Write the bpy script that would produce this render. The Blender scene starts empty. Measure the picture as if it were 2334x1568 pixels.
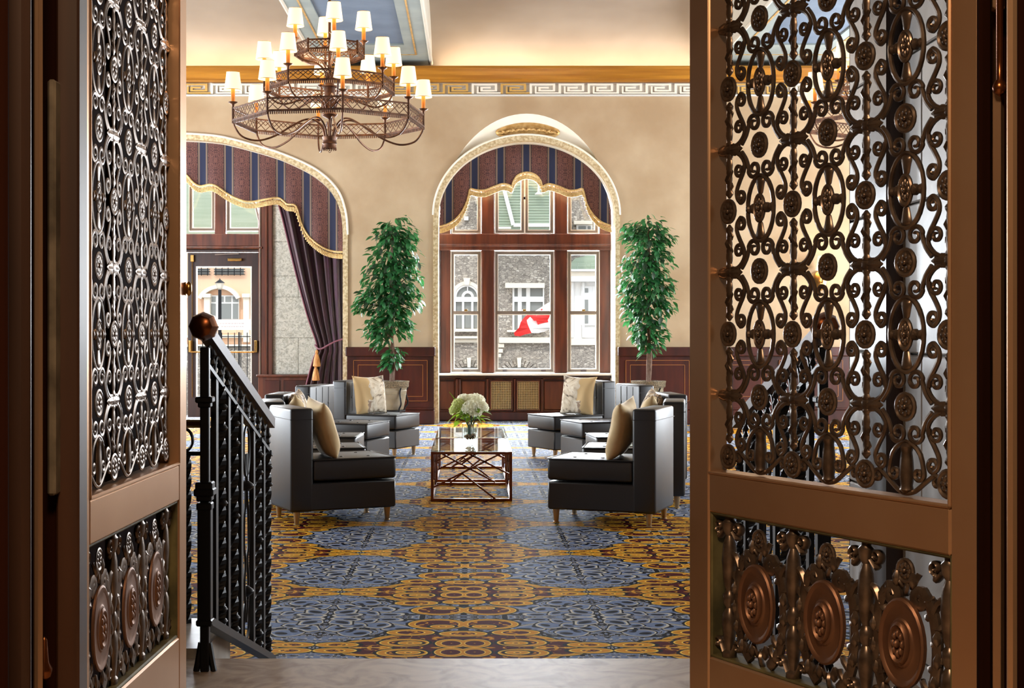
import bpy, bmesh, math, random
from mathutils import Vector, Matrix
from mathutils.geometry import tessellate_polygon
pi, sin, cos = math.pi, math.sin, math.cos
sc = bpy.context.scene
COL = sc.collection
random.seed(7)

# ---------------------------------------------------------------- camera, world, lights, exposure
FPX, CX, CY, CAMZ = 3200.0, 1072.0, 755.0, 1.45      # focal length in pixels of the 2334 px frame, principal point, eye height
def XX(px, Y): return (px - CX) * Y / FPX
def ZZ(py, Y): return CAMZ - (py - CY) * Y / FPX
def PT(px, py, Y): return (XX(px, Y), Y, ZZ(py, Y))

cam_d = bpy.data.cameras.new('camera')
cam = bpy.data.objects.new('camera', cam_d); COL.objects.link(cam)
cam.location = (0, 0, CAMZ); cam.rotation_euler = (pi / 2, 0, 0)
cam_d.sensor_fit = 'HORIZONTAL'; cam_d.sensor_width = 36; cam_d.lens = FPX * 36 / 2334
cam_d.shift_x = (1167 - CX) / 2334; cam_d.shift_y = -(784 - CY) / 2334
cam_d.clip_start = 0.05; cam_d.clip_end = 300
sc.camera = cam

w = bpy.data.worlds.new('world'); sc.world = w; w.use_nodes = True
wn = w.node_tree.nodes['Background']
wn.inputs[0].default_value = (0.80, 0.90, 1.0, 1); wn.inputs[1].default_value = 1.7

def light(name, typ, loc, energy, color, rot=(0, 0, 0), size=None, size_y=None, spread=None, angle=None):
    d = bpy.data.lights.new(name, typ); d.energy = energy; d.color = color
    if typ == 'AREA':
        d.shape = 'RECTANGLE'; d.size = size; d.size_y = size_y or size
        if spread: d.spread = spread
    elif typ == 'POINT': d.shadow_soft_size = size or .05
    elif typ == 'SUN': d.angle = angle or .02
    o = bpy.data.objects.new(name, d); COL.objects.link(o); o.location = loc; o.rotation_euler = rot
    return o
WARM, DAY = (1.0, .72, .42), (.86, .93, 1.0)
light('sun', 'SUN', (0, -10, 30), 1.1, (1, .95, .88), rot=(math.radians(42), 0, math.radians(-18)), angle=.03)
# daylight arriving at the windows (skylight)
light('daylight_window', 'AREA', (0.95, 24.0, 3.0), 2300, DAY, rot=(-pi/2+.3, 0, 0), size=2.7, size_y=3.6)
light('daylight_door', 'AREA', (-4.6, 24.6, 2.8), 1400, DAY, rot=(-pi/2+.3, 0, 0), size=3.0, size_y=3.8)
for k, y in enumerate((10.5, 14.5, 18.8)):
    light('daylight_side', 'AREA', (-7.95, y, 2.5), (200, 190, 600)[k], DAY, rot=(0, -pi/2, 0), size=3.2, size_y=2.0)
    light('daylight_side', 'AREA', (8.95, y, 2.5), (200, 190, 600)[k], DAY, rot=(0, pi/2, 0), size=3.2, size_y=2.0)
light('added_far_daylight', 'AREA', (7.4, 22.0, 2.45), 420, DAY, rot=(-pi/2, 0, 0), size=2.6, size_y=3.6)  # added source in an unseen opening, brightens the left door stile
# cove lighting behind the gilded cornice, and warm hall lamp behind the camera
for x0, x1 in ((-7.8, -2.5), (-.5, 3.7), (5.7, 8.8)):
    light('cove_light', 'AREA', ((x0 + x1) / 2, 21.87, 5.53), 6.5 * (x1 - x0), (1, .80, .56), rot=(pi, 0, 0), size=x1 - x0, size_y=.08)
light('hall_lamp', 'AREA', (-.2, .5, 3.1), 85, (1, .68, .42), rot=(0, 0, 0), size=.6)

sc.view_settings.view_transform = 'Standard'; sc.view_settings.look = 'None'
sc.view_settings.exposure = 0.3; sc.view_settings.gamma = 1.0
sc.view_settings.use_curve_mapping = False
sc.cycles.use_denoising = True
sc.cycles.max_bounces = 8; sc.cycles.transparent_max_bounces = 24
sc.cycles.caustics_reflective = False; sc.cycles.caustics_refractive = False
sc.cycles.sample_clamp_indirect = 6.0

# ---------------------------------------------------------------- mesh collecting helper
class MB:
    def __init__(s): s.v = []; s.f = []
    def add(s, vs, fs):
        o = len(s.v); s.v += [tuple(p) for p in vs]; s.f += [tuple(i + o for i in f) for f in fs]; return s
    def box(s, x0, x1, y0, y1, z0, z1):
        return s.add([(x0,y0,z0),(x1,y0,z0),(x1,y1,z0),(x0,y1,z0),(x0,y0,z1),(x1,y0,z1),(x1,y1,z1),(x0,y1,z1)],
                     [(0,3,2,1),(4,5,6,7),(0,1,5,4),(1,2,6,5),(2,3,7,6),(3,0,4,7)])
    def cbox(s, x0, x1, y0, y1, z0, z1, b):
        bm = bmesh.new(); bmesh.ops.create_cube(bm, size=1)
        for v in bm.verts: v.co = Vector(((x0+x1)/2 + v.co.x*(x1-x0), (y0+y1)/2 + v.co.y*(y1-y0), (z0+z1)/2 + v.co.z*(z1-z0)))
        bmesh.ops.bevel(bm, geom=list(bm.edges), offset=b, segments=3 if b > .012 else 1, profile=.5, affect='EDGES')
        bm.verts.index_update()
        s.add([v.co[:] for v in bm.verts], [[v.index for v in f.verts] for f in bm.faces]); bm.free(); return s
    def obox(s, a, b, wd, hd, up=(0, 0, 1)):          # bar from a to b with section wd (sideways) x hd (along up)
        a, b = Vector(a), Vector(b); t = (b - a).normalized(); u = Vector(up)
        if abs(t.dot(u)) > .99: u = Vector((0, 1, 0))
        n = t.cross(u).normalized(); u = n.cross(t).normalized()
        vs = [p + n*i*wd/2 + u*j*hd/2 for p in (a, b) for i, j in ((-1,-1),(1,-1),(1,1),(-1,1))]
        return s.add(vs, [(0,1,2,3),(7,6,5,4),(0,4,5,1),(1,5,6,2),(2,6,7,3),(3,7,4,0)])
    def tube(s, path, r, n=8, closed=False, N=None, rb=None, taper=None, twist=0):
        P = [Vector(p) for p in path]; m = len(P); vs = []; fs = []
        nprev = None
        for i in range(m):
            if closed: t = P[(i+1) % m] - P[i-1]
            else: t = P[min(i+1, m-1)] - P[max(i-1, 0)]
            t = t.normalized() if t.length > 1e-9 else Vector((0, 0, 1))
            if N is not None: b = Vector(N); nn = b.cross(t).normalized()
            else:
                if nprev is None: nprev = t.orthogonal().normalized()
                nn = (nprev - t * nprev.dot(t)).normalized(); b = t.cross(nn)
                nprev = nn
            k = taper[i] if taper else 1.0
            ra, rbb = (r[i] if isinstance(r, (list, tuple)) else r) * k, (rb if rb else (r[i] if isinstance(r, (list, tuple)) else r)) * k
            for j in range(n):
                a = 2*pi*(j + .5)/n + twist*i
                vs.append(P[i] + nn*ra*cos(a) + b*rbb*sin(a))
        for i in range(m if closed else m-1):
            for j in range(n):
                fs.append((i*n+j, i*n+(j+1) % n, ((i+1) % m)*n+(j+1) % n, ((i+1) % m)*n+j))
        if not closed:
            fs.append(tuple(range(n-1, -1, -1))); fs.append(tuple((m-1)*n + j for j in range(n)))
        return s.add(vs, fs)
    def lathe(s, prof, n=16, c=(0, 0, 0), axis='Z', sx=1, sy=1, cap=True):
        vs = []; fs = []
        for r, z in prof:
            for j in range(n):
                a = 2*pi*j/n; x, y = r*cos(a)*sx, r*sin(a)*sy
                vs.append((c[0]+x, c[1]+y, c[2]+z) if axis == 'Z' else (c[0]+x, c[1]-z, c[2]+y) if axis == 'Y' else (c[0]+z, c[1]+x, c[2]+y))
        m = len(prof)
        for i in range(m-1):
            for j in range(n):
                fs.append((i*n+j, i*n+(j+1) % n, (i+1)*n+(j+1) % n, (i+1)*n+j))
        if cap: fs.append(tuple(range(n-1, -1, -1))); fs.append(tuple((m-1)*n + j for j in range(n)))
        return s.add(vs, fs)
    def prism(s, pts, y0, y1):                        # outline in (x, z) extruded along y
        n = len(pts); vs = [(x, y0, z) for x, z in pts] + [(x, y1, z) for x, z in pts]
        tri = tessellate_polygon([[Vector((x, z, 0)) for x, z in pts]])
        fs = [tuple(t) for t in tri] + [tuple(i + n for i in reversed(t)) for t in tri]
        fs += [(i, (i+1) % n, n+(i+1) % n, n+i) for i in range(n)]
        return s.add(vs, fs)
    def holed(s, outer, holes, y):                    # flat sheet with holes in the plane Y = y
        loops = [outer] + holes
        tri = tessellate_polygon([[Vector((x, z, 0)) for x, z in l] for l in loops])
        flat = [p for l in loops for p in l]
        return s.add([(x, y, z) for x, z in flat], [tuple(t) for t in tri])
    def loft(s, a, b, closed=False):
        n = len(a); m = n if closed else n-1
        return s.add(list(a) + list(b), [(i, (i+1) % n, n+(i+1) % n, n+i) for i in range(m)])
    def grid(s, fn, nu, nv):
        vs = [fn(i/nu, j/nv) for j in range(nv+1) for i in range(nu+1)]
        return s.add(vs, [(j*(nu+1)+i, j*(nu+1)+i+1, (j+1)*(nu+1)+i+1, (j+1)*(nu+1)+i) for j in range(nv) for i in range(nu)])
    def mesh(s, name, smooth=None):
        me = bpy.data.meshes.new(name); me.from_pydata(s.v, [], s.f)
        bm = bmesh.new(); bm.from_mesh(me); bmesh.ops.recalc_face_normals(bm, faces=bm.faces); bm.to_mesh(me); bm.free()
        if smooth:
            me.shade_smooth()
            try: me.set_sharp_from_angle(angle=math.radians(smooth))
            except Exception: pass
        return me

def tag(o, label=None, cat=None, group=None, kind=None):
    if label: o['label'] = label
    if cat: o['category'] = cat
    if group: o['group'] = group
    if kind: o['kind'] = kind
    return o
def inst(name, me, parent=None, loc=(0, 0, 0), rot=(0, 0, 0), scale=(1, 1, 1)):
    o = bpy.data.objects.new(name, me); COL.objects.link(o)
    o.location = loc; o.rotation_euler = rot; o.scale = scale
    if parent: o.parent = parent
    return o
def obj(name, mb, material, parent=None, loc=(0, 0, 0), rot=(0, 0, 0), smooth=None, scale=(1, 1, 1)):
    me = mb.mesh(name, smooth); me.materials.append(M[material] if isinstance(material, str) else material)
    return inst(name, me, parent, loc, rot, scale)
def empty(name, loc=(0, 0, 0), rot=(0, 0, 0)):
    o = bpy.data.objects.new(name, None); COL.objects.link(o); o.empty_display_size = .1
    o.location = loc; o.rotation_euler = rot; return o
def copy_tree(o, parent=None):
    c = o.copy(); COL.objects.link(c); c.parent = parent
    for ch in o.children: copy_tree(ch, c)
    return c
def spline(pts, n=6, closed=False):                   # Catmull-Rom through 2-D or 3-D points
    P = [Vector(p) for p in pts]; m = len(P); out = []
    for i in range(m if closed else m-1):
        p0 = P[i-1] if (i or closed) else P[0]; p1 = P[i]; p2 = P[(i+1) % m]
        p3 = P[(i+2) % m] if (closed or i+2 < m) else P[m-1]
        for k in range(n):
            t = k/n
            out.append(.5*((2*p1) + (p2-p0)*t + (2*p0-5*p1+4*p2-p3)*t*t + (3*p1-p0-3*p2+p3)*t**3))
    if not closed: out.append(P[-1])
    return out
# ---------------------------------------------------------------- materials
M = {}
class S:                                              # tiny expression layer over Math nodes
    def __init__(s, nt, k): s.nt = nt; s.k = k
    def op(s, o, *a):
        n = s.nt.nodes.new('ShaderNodeMath'); n.operation = o
        for i, q in enumerate((s,) + a):
            if isinstance(q, S): s.nt.links.new(q.k, n.inputs[i])
            else: n.inputs[i].default_value = q
        return S(s.nt, n.outputs[0])
    def __add__(s, b): return s.op('ADD', b)
    def __sub__(s, b): return s.op('SUBTRACT', b)
    def __mul__(s, b): return s.op('MULTIPLY', b)
    def __truediv__(s, b): return s.op('DIVIDE', b)
    def rsub(s, a):
        n = s.nt.nodes.new('ShaderNodeMath'); n.operation = 'SUBTRACT'; n.inputs[0].default_value = a
        s.nt.links.new(s.k, n.inputs[1]); return S(s.nt, n.outputs[0])
    def abs(s): return s.op('ABSOLUTE')
    def min(s, b): return s.op('MINIMUM', b)
    def max(s, b): return s.op('MAXIMUM', b)
    def lt(s, b): return s.op('LESS_THAN', b)
    def gt(s, b): return s.op('GREATER_THAN', b)
    def sqrt(s): return s.op('SQRT')
    def frac(s): return s.op('FRACT')
    def sin(s): return s.op('SINE')
def new_mat(name):
    m = bpy.data.materials.new(name); m.use_nodes = True; nt = m.node_tree
    return m, nt, nt.nodes['Principled BSDF']
def lin(c): return tuple(((x/255)/12.92 if x/255 <= .04045 else ((x/255+.055)/1.055)**2.4) for x in c) + (1,)
def pos(nt, kind='Object'):
    t = nt.nodes.new('ShaderNodeTexCoord'); return t.outputs[kind]
def noise(nt, vec, scale=5, detail=3, rough=.5, dist=0, sc3=None):
    if sc3:
        mp = nt.nodes.new('ShaderNodeMapping'); mp.inputs['Scale'].default_value = sc3; nt.links.new(vec, mp.inputs[0]); vec = mp.outputs[0]
    n = nt.nodes.new('ShaderNodeTexNoise'); n.inputs['Scale'].default_value = scale; n.inputs['Detail'].default_value = detail
    n.inputs['Roughness'].default_value = rough; n.inputs['Distortion'].default_value = dist; nt.links.new(vec, n.inputs['Vector'])
    return S(nt, n.outputs['Fac'])
def mixc(nt, f, a, b):
    n = nt.nodes.new('ShaderNodeMix'); n.data_type = 'RGBA'
    if isinstance(f, S): nt.links.new(f.k, n.inputs[0])
    else: n.inputs[0].default_value = f
    for i, q in ((6, a), (7, b)):
        if isinstance(q, tuple): n.inputs[i].default_value = q
        else: nt.links.new(q, n.inputs[i])
    return n.outputs[2]
def ramp(nt, f, stops):
    n = nt.nodes.new('ShaderNodeValToRGB'); e = n.color_ramp.elements
    while len(e) < len(stops): e.new(.5)
    for q, (p, c) in zip(e, stops): q.position = p; q.color = c
    nt.links.new(f.k, n.inputs[0]); return n.outputs[0]
def bump(nt, b, h, strength=.3, dist=.01):
    n = nt.nodes.new('ShaderNodeBump'); n.inputs['Strength'].default_value = strength; n.inputs['Distance'].default_value = dist
    nt.links.new(h.k, n.inputs['Height']); nt.links.new(n.outputs[0], b.inputs['Normal'])
def mat(name, c1, c2=None, rough=.5, metal=0, scale=5, detail=3, sc3=None, bmp=0, bd=.004, spec=None, coat=0, dist=0, lo=.35, hi=.65, sheen=0):
    m, nt, b = new_mat(name); M[name] = m
    b.inputs['Roughness'].default_value = rough; b.inputs['Metallic'].default_value = metal
    if spec is not None: b.inputs['Specular IOR Level'].default_value = spec
    if coat: b.inputs['Coat Weight'].default_value = coat; b.inputs['Coat Roughness'].default_value = .15
    if sheen: b.inputs['Sheen Weight'].default_value = sheen
    if c2 is None: b.inputs['Base Color'].default_value = lin(c1)
    else:
        n = noise(nt, pos(nt), scale, detail, dist=dist, sc3=sc3)
        nt.links.new(ramp(nt, n, [(lo, lin(c1)), (hi, lin(c2))]), b.inputs['Base Color'])
        if bmp: bump(nt, b, n, bmp, bd)
    return m
def emit(name, c, strength):
    m, nt, b = new_mat(name); M[name] = m
    b.inputs['Base Color'].default_value = lin(c); b.inputs['Emission Color'].default_value = lin(c)
    b.inputs['Emission Strength'].default_value = strength; b.inputs['Roughness'].default_value = .6
    return m

mat('plaster', (170, 142, 108), (190, 166, 134), .75, scale=1.1, detail=6, bmp=.15)
mat('plaster_hood', (240, 232, 212), (246, 240, 226), .7, scale=3, detail=4)
mat('ceiling', (140, 126, 112), (150, 137, 123), .8, scale=1)
mat('arch_stone', (176, 150, 108), (216, 198, 160), .7, scale=26, detail=5, bmp=.4, lo=.38, hi=.62)
mat('marble_wall', (150, 148, 136), (192, 190, 178), .5, scale=18, detail=7, dist=1.5, lo=.36, hi=.6)
mat('marble_pier', (176, 172, 168), (206, 202, 198), .35, scale=4, detail=7, dist=1.2)
mat('joint', (120, 118, 110), rough=.8)
mat('floor_marble', (138, 114, 92), (182, 162, 140), .5, scale=6, detail=9, dist=2.5, lo=.3, hi=.62)
mat('kerb_marble', (150, 140, 128), (190, 184, 174), .4, scale=5, detail=6)
mat('mahogany', (44, 14, 9), (74, 27, 16), .35, scale=4, detail=6, sc3=(1.5, 1.5, .25), coat=.3)
mat('mahogany_lines', (150, 92, 44), rough=.4)
mat('window_wood', (64, 27, 13), (100, 47, 24), .4, scale=4, detail=6, sc3=(3, 3, .3), coat=.2)
mat('window_wood_dark', (38, 20, 16), (54, 28, 20), .4, scale=4, sc3=(3, 3, .3))
mat('sash_grey', (118, 104, 94), rough=.45)
mat('sash_white', (236, 230, 220), rough=.4)
mat('gold_wood', (150, 96, 28), (190, 132, 46), .35, scale=2.2, detail=6, sc3=(.25, 3, 6), metal=.25)
mat('gilt', (196, 150, 84), (226, 188, 124), .35, scale=14, metal=.5)
mat('frieze_grey', (206, 204, 198), rough=.6)
mat('key_gold', (222, 178, 100), rough=.4, metal=.3)
mat('key_cream', (244, 234, 216), rough=.5)
mat('blue_panel', (88, 104, 124), (100, 116, 136), .7, scale=2)
mat('soffit', (128, 138, 136), (144, 152, 148), .7, scale=2)
mat('soffit_edge', (204, 198, 184), rough=.6)
mat('bronze', (190, 150, 114), (202, 164, 128), .30, metal=.75, scale=2.5, detail=5)
mat('bronze_dark', (88, 74, 64), (122, 106, 92), .31, metal=.75, scale=30, detail=3)
mat('bronze_plate', (112, 80, 62), (130, 96, 74), .48, metal=.75, scale=9)
mat('bronze_green', (70, 66, 40), (112, 104, 66), .6, metal=.4, scale=14)
mat('iron', (9, 10, 15), rough=.42, metal=.3, spec=.45)
mat('brass', (188, 148, 86), rough=.22, metal=1)
mat('brass_brown', (110, 62, 34), (134, 80, 44), .25, metal=.9, scale=8)
mat('jamb_wood', (40, 21, 9), (58, 32, 14), .5, scale=3, detail=6, sc3=(4, 4, .3), coat=.2)
mat('jamb_dark', (24, 10, 5), (36, 16, 8), .9, spec=.02, scale=3, sc3=(4, 4, .3))
mat('jamb_stone', (70, 62, 50), (112, 102, 86), .5, scale=16, detail=5)
mat('jamb_bar', (176, 142, 112), rough=.3, metal=.8)
mat('leather', (7, 7, 9), (10, 10, 12), .40, scale=60, detail=2, bmp=.08, bd=.002, spec=.9)
mat('chair_leg', (196, 168, 128), rough=.3, metal=.6)
mat('pillow_tan', (222, 190, 136), (232, 204, 152), .8, scale=9, sheen=.3)
mat('copper', (112, 60, 36), (138, 78, 48), .3, metal=.8, scale=12)
mat('curtain', (44, 8, 32), (60, 14, 44), .7, scale=5, sheen=.4)
mat('fringe', (186, 150, 92), (222, 192, 134), .6, scale=40)
mat('tassel', (168, 104, 48), (206, 150, 84), .6, scale=60, sc3=(1, 1, .1))
mat('cord', (120, 70, 84), rough=.6)
mat('leaf', (22, 72, 40), (66, 134, 74), .38, scale=9, detail=2, spec=.6)
mat('leaf_dark', (22, 46, 28), (50, 76, 48), .4, scale=9, detail=2, spec=.6)
mat('bark', (92, 70, 58), (130, 104, 88), .8, scale=20, sc3=(6, 6, 1))
mat('pot', (122, 112, 92), (142, 132, 110), .45, scale=6)
mat('pot_rim', (66, 58, 46), (134, 120, 94), .5, scale=70, detail=1)
mat('soil', (40, 28, 20), rough=.9)
mat('chand_metal', (78, 52, 38), (120, 82, 58), .42, metal=.6, scale=16)
mat('candle', (226, 140, 52), rough=.5)
mat('petal', (246, 244, 214), (252, 250, 236), .6, scale=14)
mat('petal_green', (196, 208, 128), (226, 228, 168), .6, scale=14)
mat('foliage', (62, 110, 24), (132, 164, 44), .5, scale=20)
mat('stem', (44, 74, 44), rough=.5)
mat('pebble', (96, 66, 42), (176, 140, 104), .5, scale=12)
mat('grille_back', (150, 128, 84), (96, 78, 50), .7, scale=3)
mat('grille_wire', (206, 182, 130), rough=.4, metal=.4)
# exterior
mat('stone_white', (236, 226, 208), rough=.8)
mat('trim_white', (240, 238, 234), rough=.6)
mat('ext_glass', (140, 142, 138), rough=.6)
mat('roof_green', (150, 164, 142), (164, 176, 156), .7, scale=2, sc3=(.4, .4, 6))
mat('pink_wall', (232, 190, 158), (238, 198, 166), .8, scale=1)
mat('flag_red', (216, 40, 36), rough=.7)
mat('flag_white', (244, 242, 240), rough=.7)
mat('pavement', (130, 126, 120), rough=.9)
mat('paper', (240, 238, 236), rough=.6)
mat('ink', (186, 176, 176), rough=.6)
# the candle shades glow from the bulbs inside
emit('shade', (255, 230, 190), .85)
mat('rail_dark', (40, 24, 18), (58, 36, 26), .5, metal=.5, scale=6)
emit('bulb', (255, 206, 140), 9)

def translucent(name, fac, c):
    m = M[name]; nt = m.node_tree; b = nt.nodes['Principled BSDF']; out = nt.nodes['Material Output']
    t = nt.nodes.new('ShaderNodeBsdfTranslucent'); mx = nt.nodes.new('ShaderNodeMixShader'); mx.inputs[0].default_value = fac
    t.inputs[0].default_value = lin(c); nt.links.new(b.outputs[0], mx.inputs[1]); nt.links.new(t.outputs[0], mx.inputs[2]); nt.links.new(mx.outputs[0], out.inputs[0])
translucent('petal', .5, (255, 252, 232)); translucent('petal_green', .5, (230, 236, 160)); translucent('foliage', .45, (150, 190, 50))
translucent('leaf', .18, (80, 170, 90)); translucent('leaf_dark', .1, (60, 110, 60))
def stone_wall():
    m, nt, b = new_mat('fieldstone'); M['fieldstone'] = m
    p = pos(nt); mp = nt.nodes.new('ShaderNodeMapping'); mp.inputs['Scale'].default_value = (10, 10, 22); nt.links.new(p, mp.inputs[0])
    v = nt.nodes.new('ShaderNodeTexVoronoi'); nt.links.new(mp.outputs[0], v.inputs['Vector']); v.inputs['Scale'].default_value = 1
    e = nt.nodes.new('ShaderNodeTexVoronoi'); e.feature = 'DISTANCE_TO_EDGE'; nt.links.new(mp.outputs[0], e.inputs['Vector']); e.inputs['Scale'].default_value = 1
    sep = nt.nodes.new('ShaderNodeSeparateColor'); nt.links.new(v.outputs['Color'], sep.inputs[0])
    c = ramp(nt, S(nt, sep.outputs[0]), [(0, lin((146, 138, 128))), (.5, lin((172, 162, 150))), (.85, lin((190, 180, 166))), (1, lin((214, 206, 194)))])
    ed = S(nt, e.outputs['Distance'])
    nt.links.new(mixc(nt, ed.lt(.06), c, lin((128, 120, 112))), b.inputs['Base Color']); b.inputs['Roughness'].default_value = .9
    bump(nt, b, ed, .3, .01)
stone_wall()

def glass(name, tint, refl, rough=0.0):
    m = bpy.data.materials.new(name); m.use_nodes = True; nt = m.node_tree; M[name] = m
    out = nt.nodes['Material Output']; nt.nodes.remove(nt.nodes['Principled BSDF'])
    t = nt.nodes.new('ShaderNodeBsdfTransparent'); t.inputs[0].default_value = tint
    g = nt.nodes.new('ShaderNodeBsdfGlossy'); g.inputs['Roughness'].default_value = rough
    f = nt.nodes.new('ShaderNodeFresnel'); ge = nt.nodes.new('ShaderNodeNewGeometry')
    nt.links.new((S(nt, ge.outputs['Backfacing']) * (1/refl - refl) + refl).k, f.inputs['IOR'])
    mx = nt.nodes.new('ShaderNodeMixShader'); nt.links.new(f.outputs[0], mx.inputs[0]); nt.links.new(t.outputs[0], mx.inputs[1]); nt.links.new(g.outputs[0], mx.inputs[2])
    nt.links.new(mx.outputs[0], out.inputs[0])
glass('pane', (1, 1, 1, 1), 1.35)
glass('table_glass', (.90, .96, .94, 1), 1.5)
glass('vase_glass', (.95, .98, .97, 1), 1.4)

def ell(u, v, cx, cy, rx, ry):
    a = (u - cx) / rx; b = (v - cy) / ry
    return (a*a + b*b).sqrt()
def carpet():
    m, nt, b = new_mat('carpet'); M['carpet'] = m
    sep = nt.nodes.new('ShaderNodeSeparateXYZ'); nt.links.new(pos(nt), sep.inputs[0])
    X, Y = S(nt, sep.outputs[0]), S(nt, sep.outputs[1])
    u = (((X + .034) / 1.37 + .5).frac() - .5).abs(); v = (((Y - 6.435) / 1.38 + .5).frac() - .5).abs()
    cmb = nt.nodes.new('ShaderNodeCombineXYZ'); nt.links.new(u.k, cmb.inputs[0]); nt.links.new(v.k, cmb.inputs[1])
    n1 = noise(nt, cmb.outputs[0], 20, 1.5, .5, 1.8); n2 = noise(nt, cmb.outputs[0], 40, 1, .5, .8); n3 = noise(nt, cmb.outputs[0], 9, 1, .5, 0)
    wob = (n3 - .5) * .09
    uu = u + wob; vv = v + wob
    NAVY, CREAM = lin((14, 14, 24)), lin((200, 196, 184))
    blue = mixc(nt, n2, lin((74, 90, 128)), lin((140, 156, 188)))
    # leafy ground of the blue medallions
    c = mixc(nt, n1.gt(.50), NAVY, blue)
    c = mixc(nt, (n1 - .50).abs().lt(.018), c, CREAM)
    a2 = uu.rsub(.5); b2 = vv.rsub(.5)
    for cx, cy, rx, ry in ((.30, .10, .06, .05), (.27, .20, .06, .05), (.12, .27, .06, .06), (.22, .05, .06, .045), (.20, .15, .06, .05), (.06, .20, .05, .06), (.14, .07, .055, .05), (.10, .14, .05, .045), (.05, .09, .04, .045), (.06, .03, .05, .03)):
        e = ell(a2, b2, cx, cy, rx, ry); dd = e.rsub(1) * min(rx, ry)
        c = mixc(nt, dd.gt(-.007), c, NAVY); c = mixc(nt, dd.gt(0), c, CREAM); c = mixc(nt, dd.gt(.008), c, blue)
        e2 = ell(a2, b2, cx + rx*.25, cy + ry*.1, rx*.42, ry*.4); c = mixc(nt, e2.lt(1), c, NAVY)
    # interlaced gold scrolls on maroon
    gold = mixc(nt, n2, lin((200, 128, 22)), lin((228, 160, 44))); YEL = lin((244, 204, 84)); MAR = lin((78, 14, 18))
    mar = mixc(nt, n1.gt(.60), MAR, gold)
    for cx, cy, rx, ry in ((.10, .07, .235, .155), (.095, .375, .105, .088), (.185, .235, .085, .05), (.315, .05, .095, .07), (.425, .043, .074, .038), (.20, .075, .085, .058), (.18, .07, .042, .028), (0, .215, .085, .045), (.04, .065, .055, .065), (.075, .335, .045, .03)):
        e = ell(u, v, cx, cy, rx, ry); dd = e.rsub(1) * min(rx, ry)
        c = mixc(nt, dd.gt(-.008), c, lin((22, 12, 16))); c = mixc(nt, dd.gt(0), c, YEL); c = mixc(nt, dd.gt(.004), c, gold)
        c = mixc(nt, dd.gt(.019), c, YEL); c = mixc(nt, dd.gt(.0225), c, mar)
    tuft = noise(nt, pos(nt), 160, 2)
    nt.links.new(c, b.inputs['Base Color'])
    b.inputs['Roughness'].default_value = .7; b.inputs['Specular IOR Level'].default_value = .015
    bump(nt, b, tuft, .4, .008)
carpet()

def damask(name='damask'):
    m, nt, b = new_mat(name); M[name] = m
    sep = nt.nodes.new('ShaderNodeSeparateXYZ'); nt.links.new(pos(nt), sep.inputs[0])
    X, Z = S(nt, sep.outputs[0]), S(nt, sep.outputs[2])
    T = .413
    f = (X / T + .5).frac() - .5                     # 0 at the centre of the navy stripe
    a = f.abs()
    w_ = a.rsub(.5)                                   # distance from the damask stripe centre
    zz = ((Z / .36).frac() - .5).abs()
    cmb = nt.nodes.new('ShaderNodeCombineXYZ'); nt.links.new((w_ * 2.3).k, cmb.inputs[0]); nt.links.new((zz * 2).k, cmb.inputs[1])
    n1 = noise(nt, cmb.outputs[0], 8, 2, .55, 2.2)
    c = mixc(nt, (n1 - .5).abs().lt(.035), lin((44, 13, 19)), lin((128, 84, 74)))
    c = mixc(nt, n1.gt(.58), c, lin((88, 36, 34)))
    c = mixc(nt, (n1 - .62).abs().lt(.015), c, lin((150, 106, 90)))
    c = mixc(nt, a.lt(.20), c, lin((32, 26, 30)))
    c = mixc(nt, a.lt(.175), c, lin((116, 98, 84)))
    c = mixc(nt, a.lt(.115), c, lin((26, 32, 62)))
    nt.links.new(c, b.inputs['Base Color']); b.inputs['Roughness'].default_value = .75
damask()
def print_pillow():
    m, nt, b = new_mat('pillow_print'); M['pillow_print'] = m
    sep = nt.nodes.new('ShaderNodeSeparateXYZ'); nt.links.new(pos(nt), sep.inputs[0])
    X = S(nt, sep.outputs[0])
    n1 = noise(nt, pos(nt), 7, 5, .6, 1.0)
    c = ramp(nt, n1, [(.36, lin((84, 66, 54))), (.44, lin((206, 188, 160))), (.56, lin((232, 220, 198))), (.66, lin((150, 124, 100)))])
    c = mixc(nt, (X + (n1 - .5) * .25).lt(-.06), c, lin((214, 182, 130)))
    nt.links.new(c, b.inputs['Base Color']); b.inputs['Roughness'].default_value = .8
print_pillow()
def snake_pillow():
    m, nt, b = new_mat('pillow_scale'); M['pillow_scale'] = m
    v = nt.nodes.new('ShaderNodeTexVoronoi'); v.feature = 'DISTANCE_TO_EDGE'; v.inputs['Scale'].default_value = 16; nt.links.new(pos(nt), v.inputs['Vector'])
    n1 = noise(nt, pos(nt), 6, 3)
    c = mixc(nt, S(nt, v.outputs['Distance']).lt(.07), ramp(nt, n1, [(.4, lin((214, 190, 146))), (.62, lin((150, 116, 80)))]), lin((92, 66, 44)))
    nt.links.new(c, b.inputs['Base Color']); b.inputs['Roughness'].default_value = .7
snake_pillow()
# ---------------------------------------------------------------- the room shell
XL, XR, YB, YF = -8.0, 9.0, 22.0, 5.0                 # hall: side walls, back wall, front wall
LAND = .38                                            # landing height above the carpet
def struct(o, label=None): return tag(o, label, kind='structure')

struct(obj('floor', MB().box(XL, XR, 4.3, 24.2, -.2, 0), 'carpet'), 'patterned gold and slate blue hotel carpet')
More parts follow.
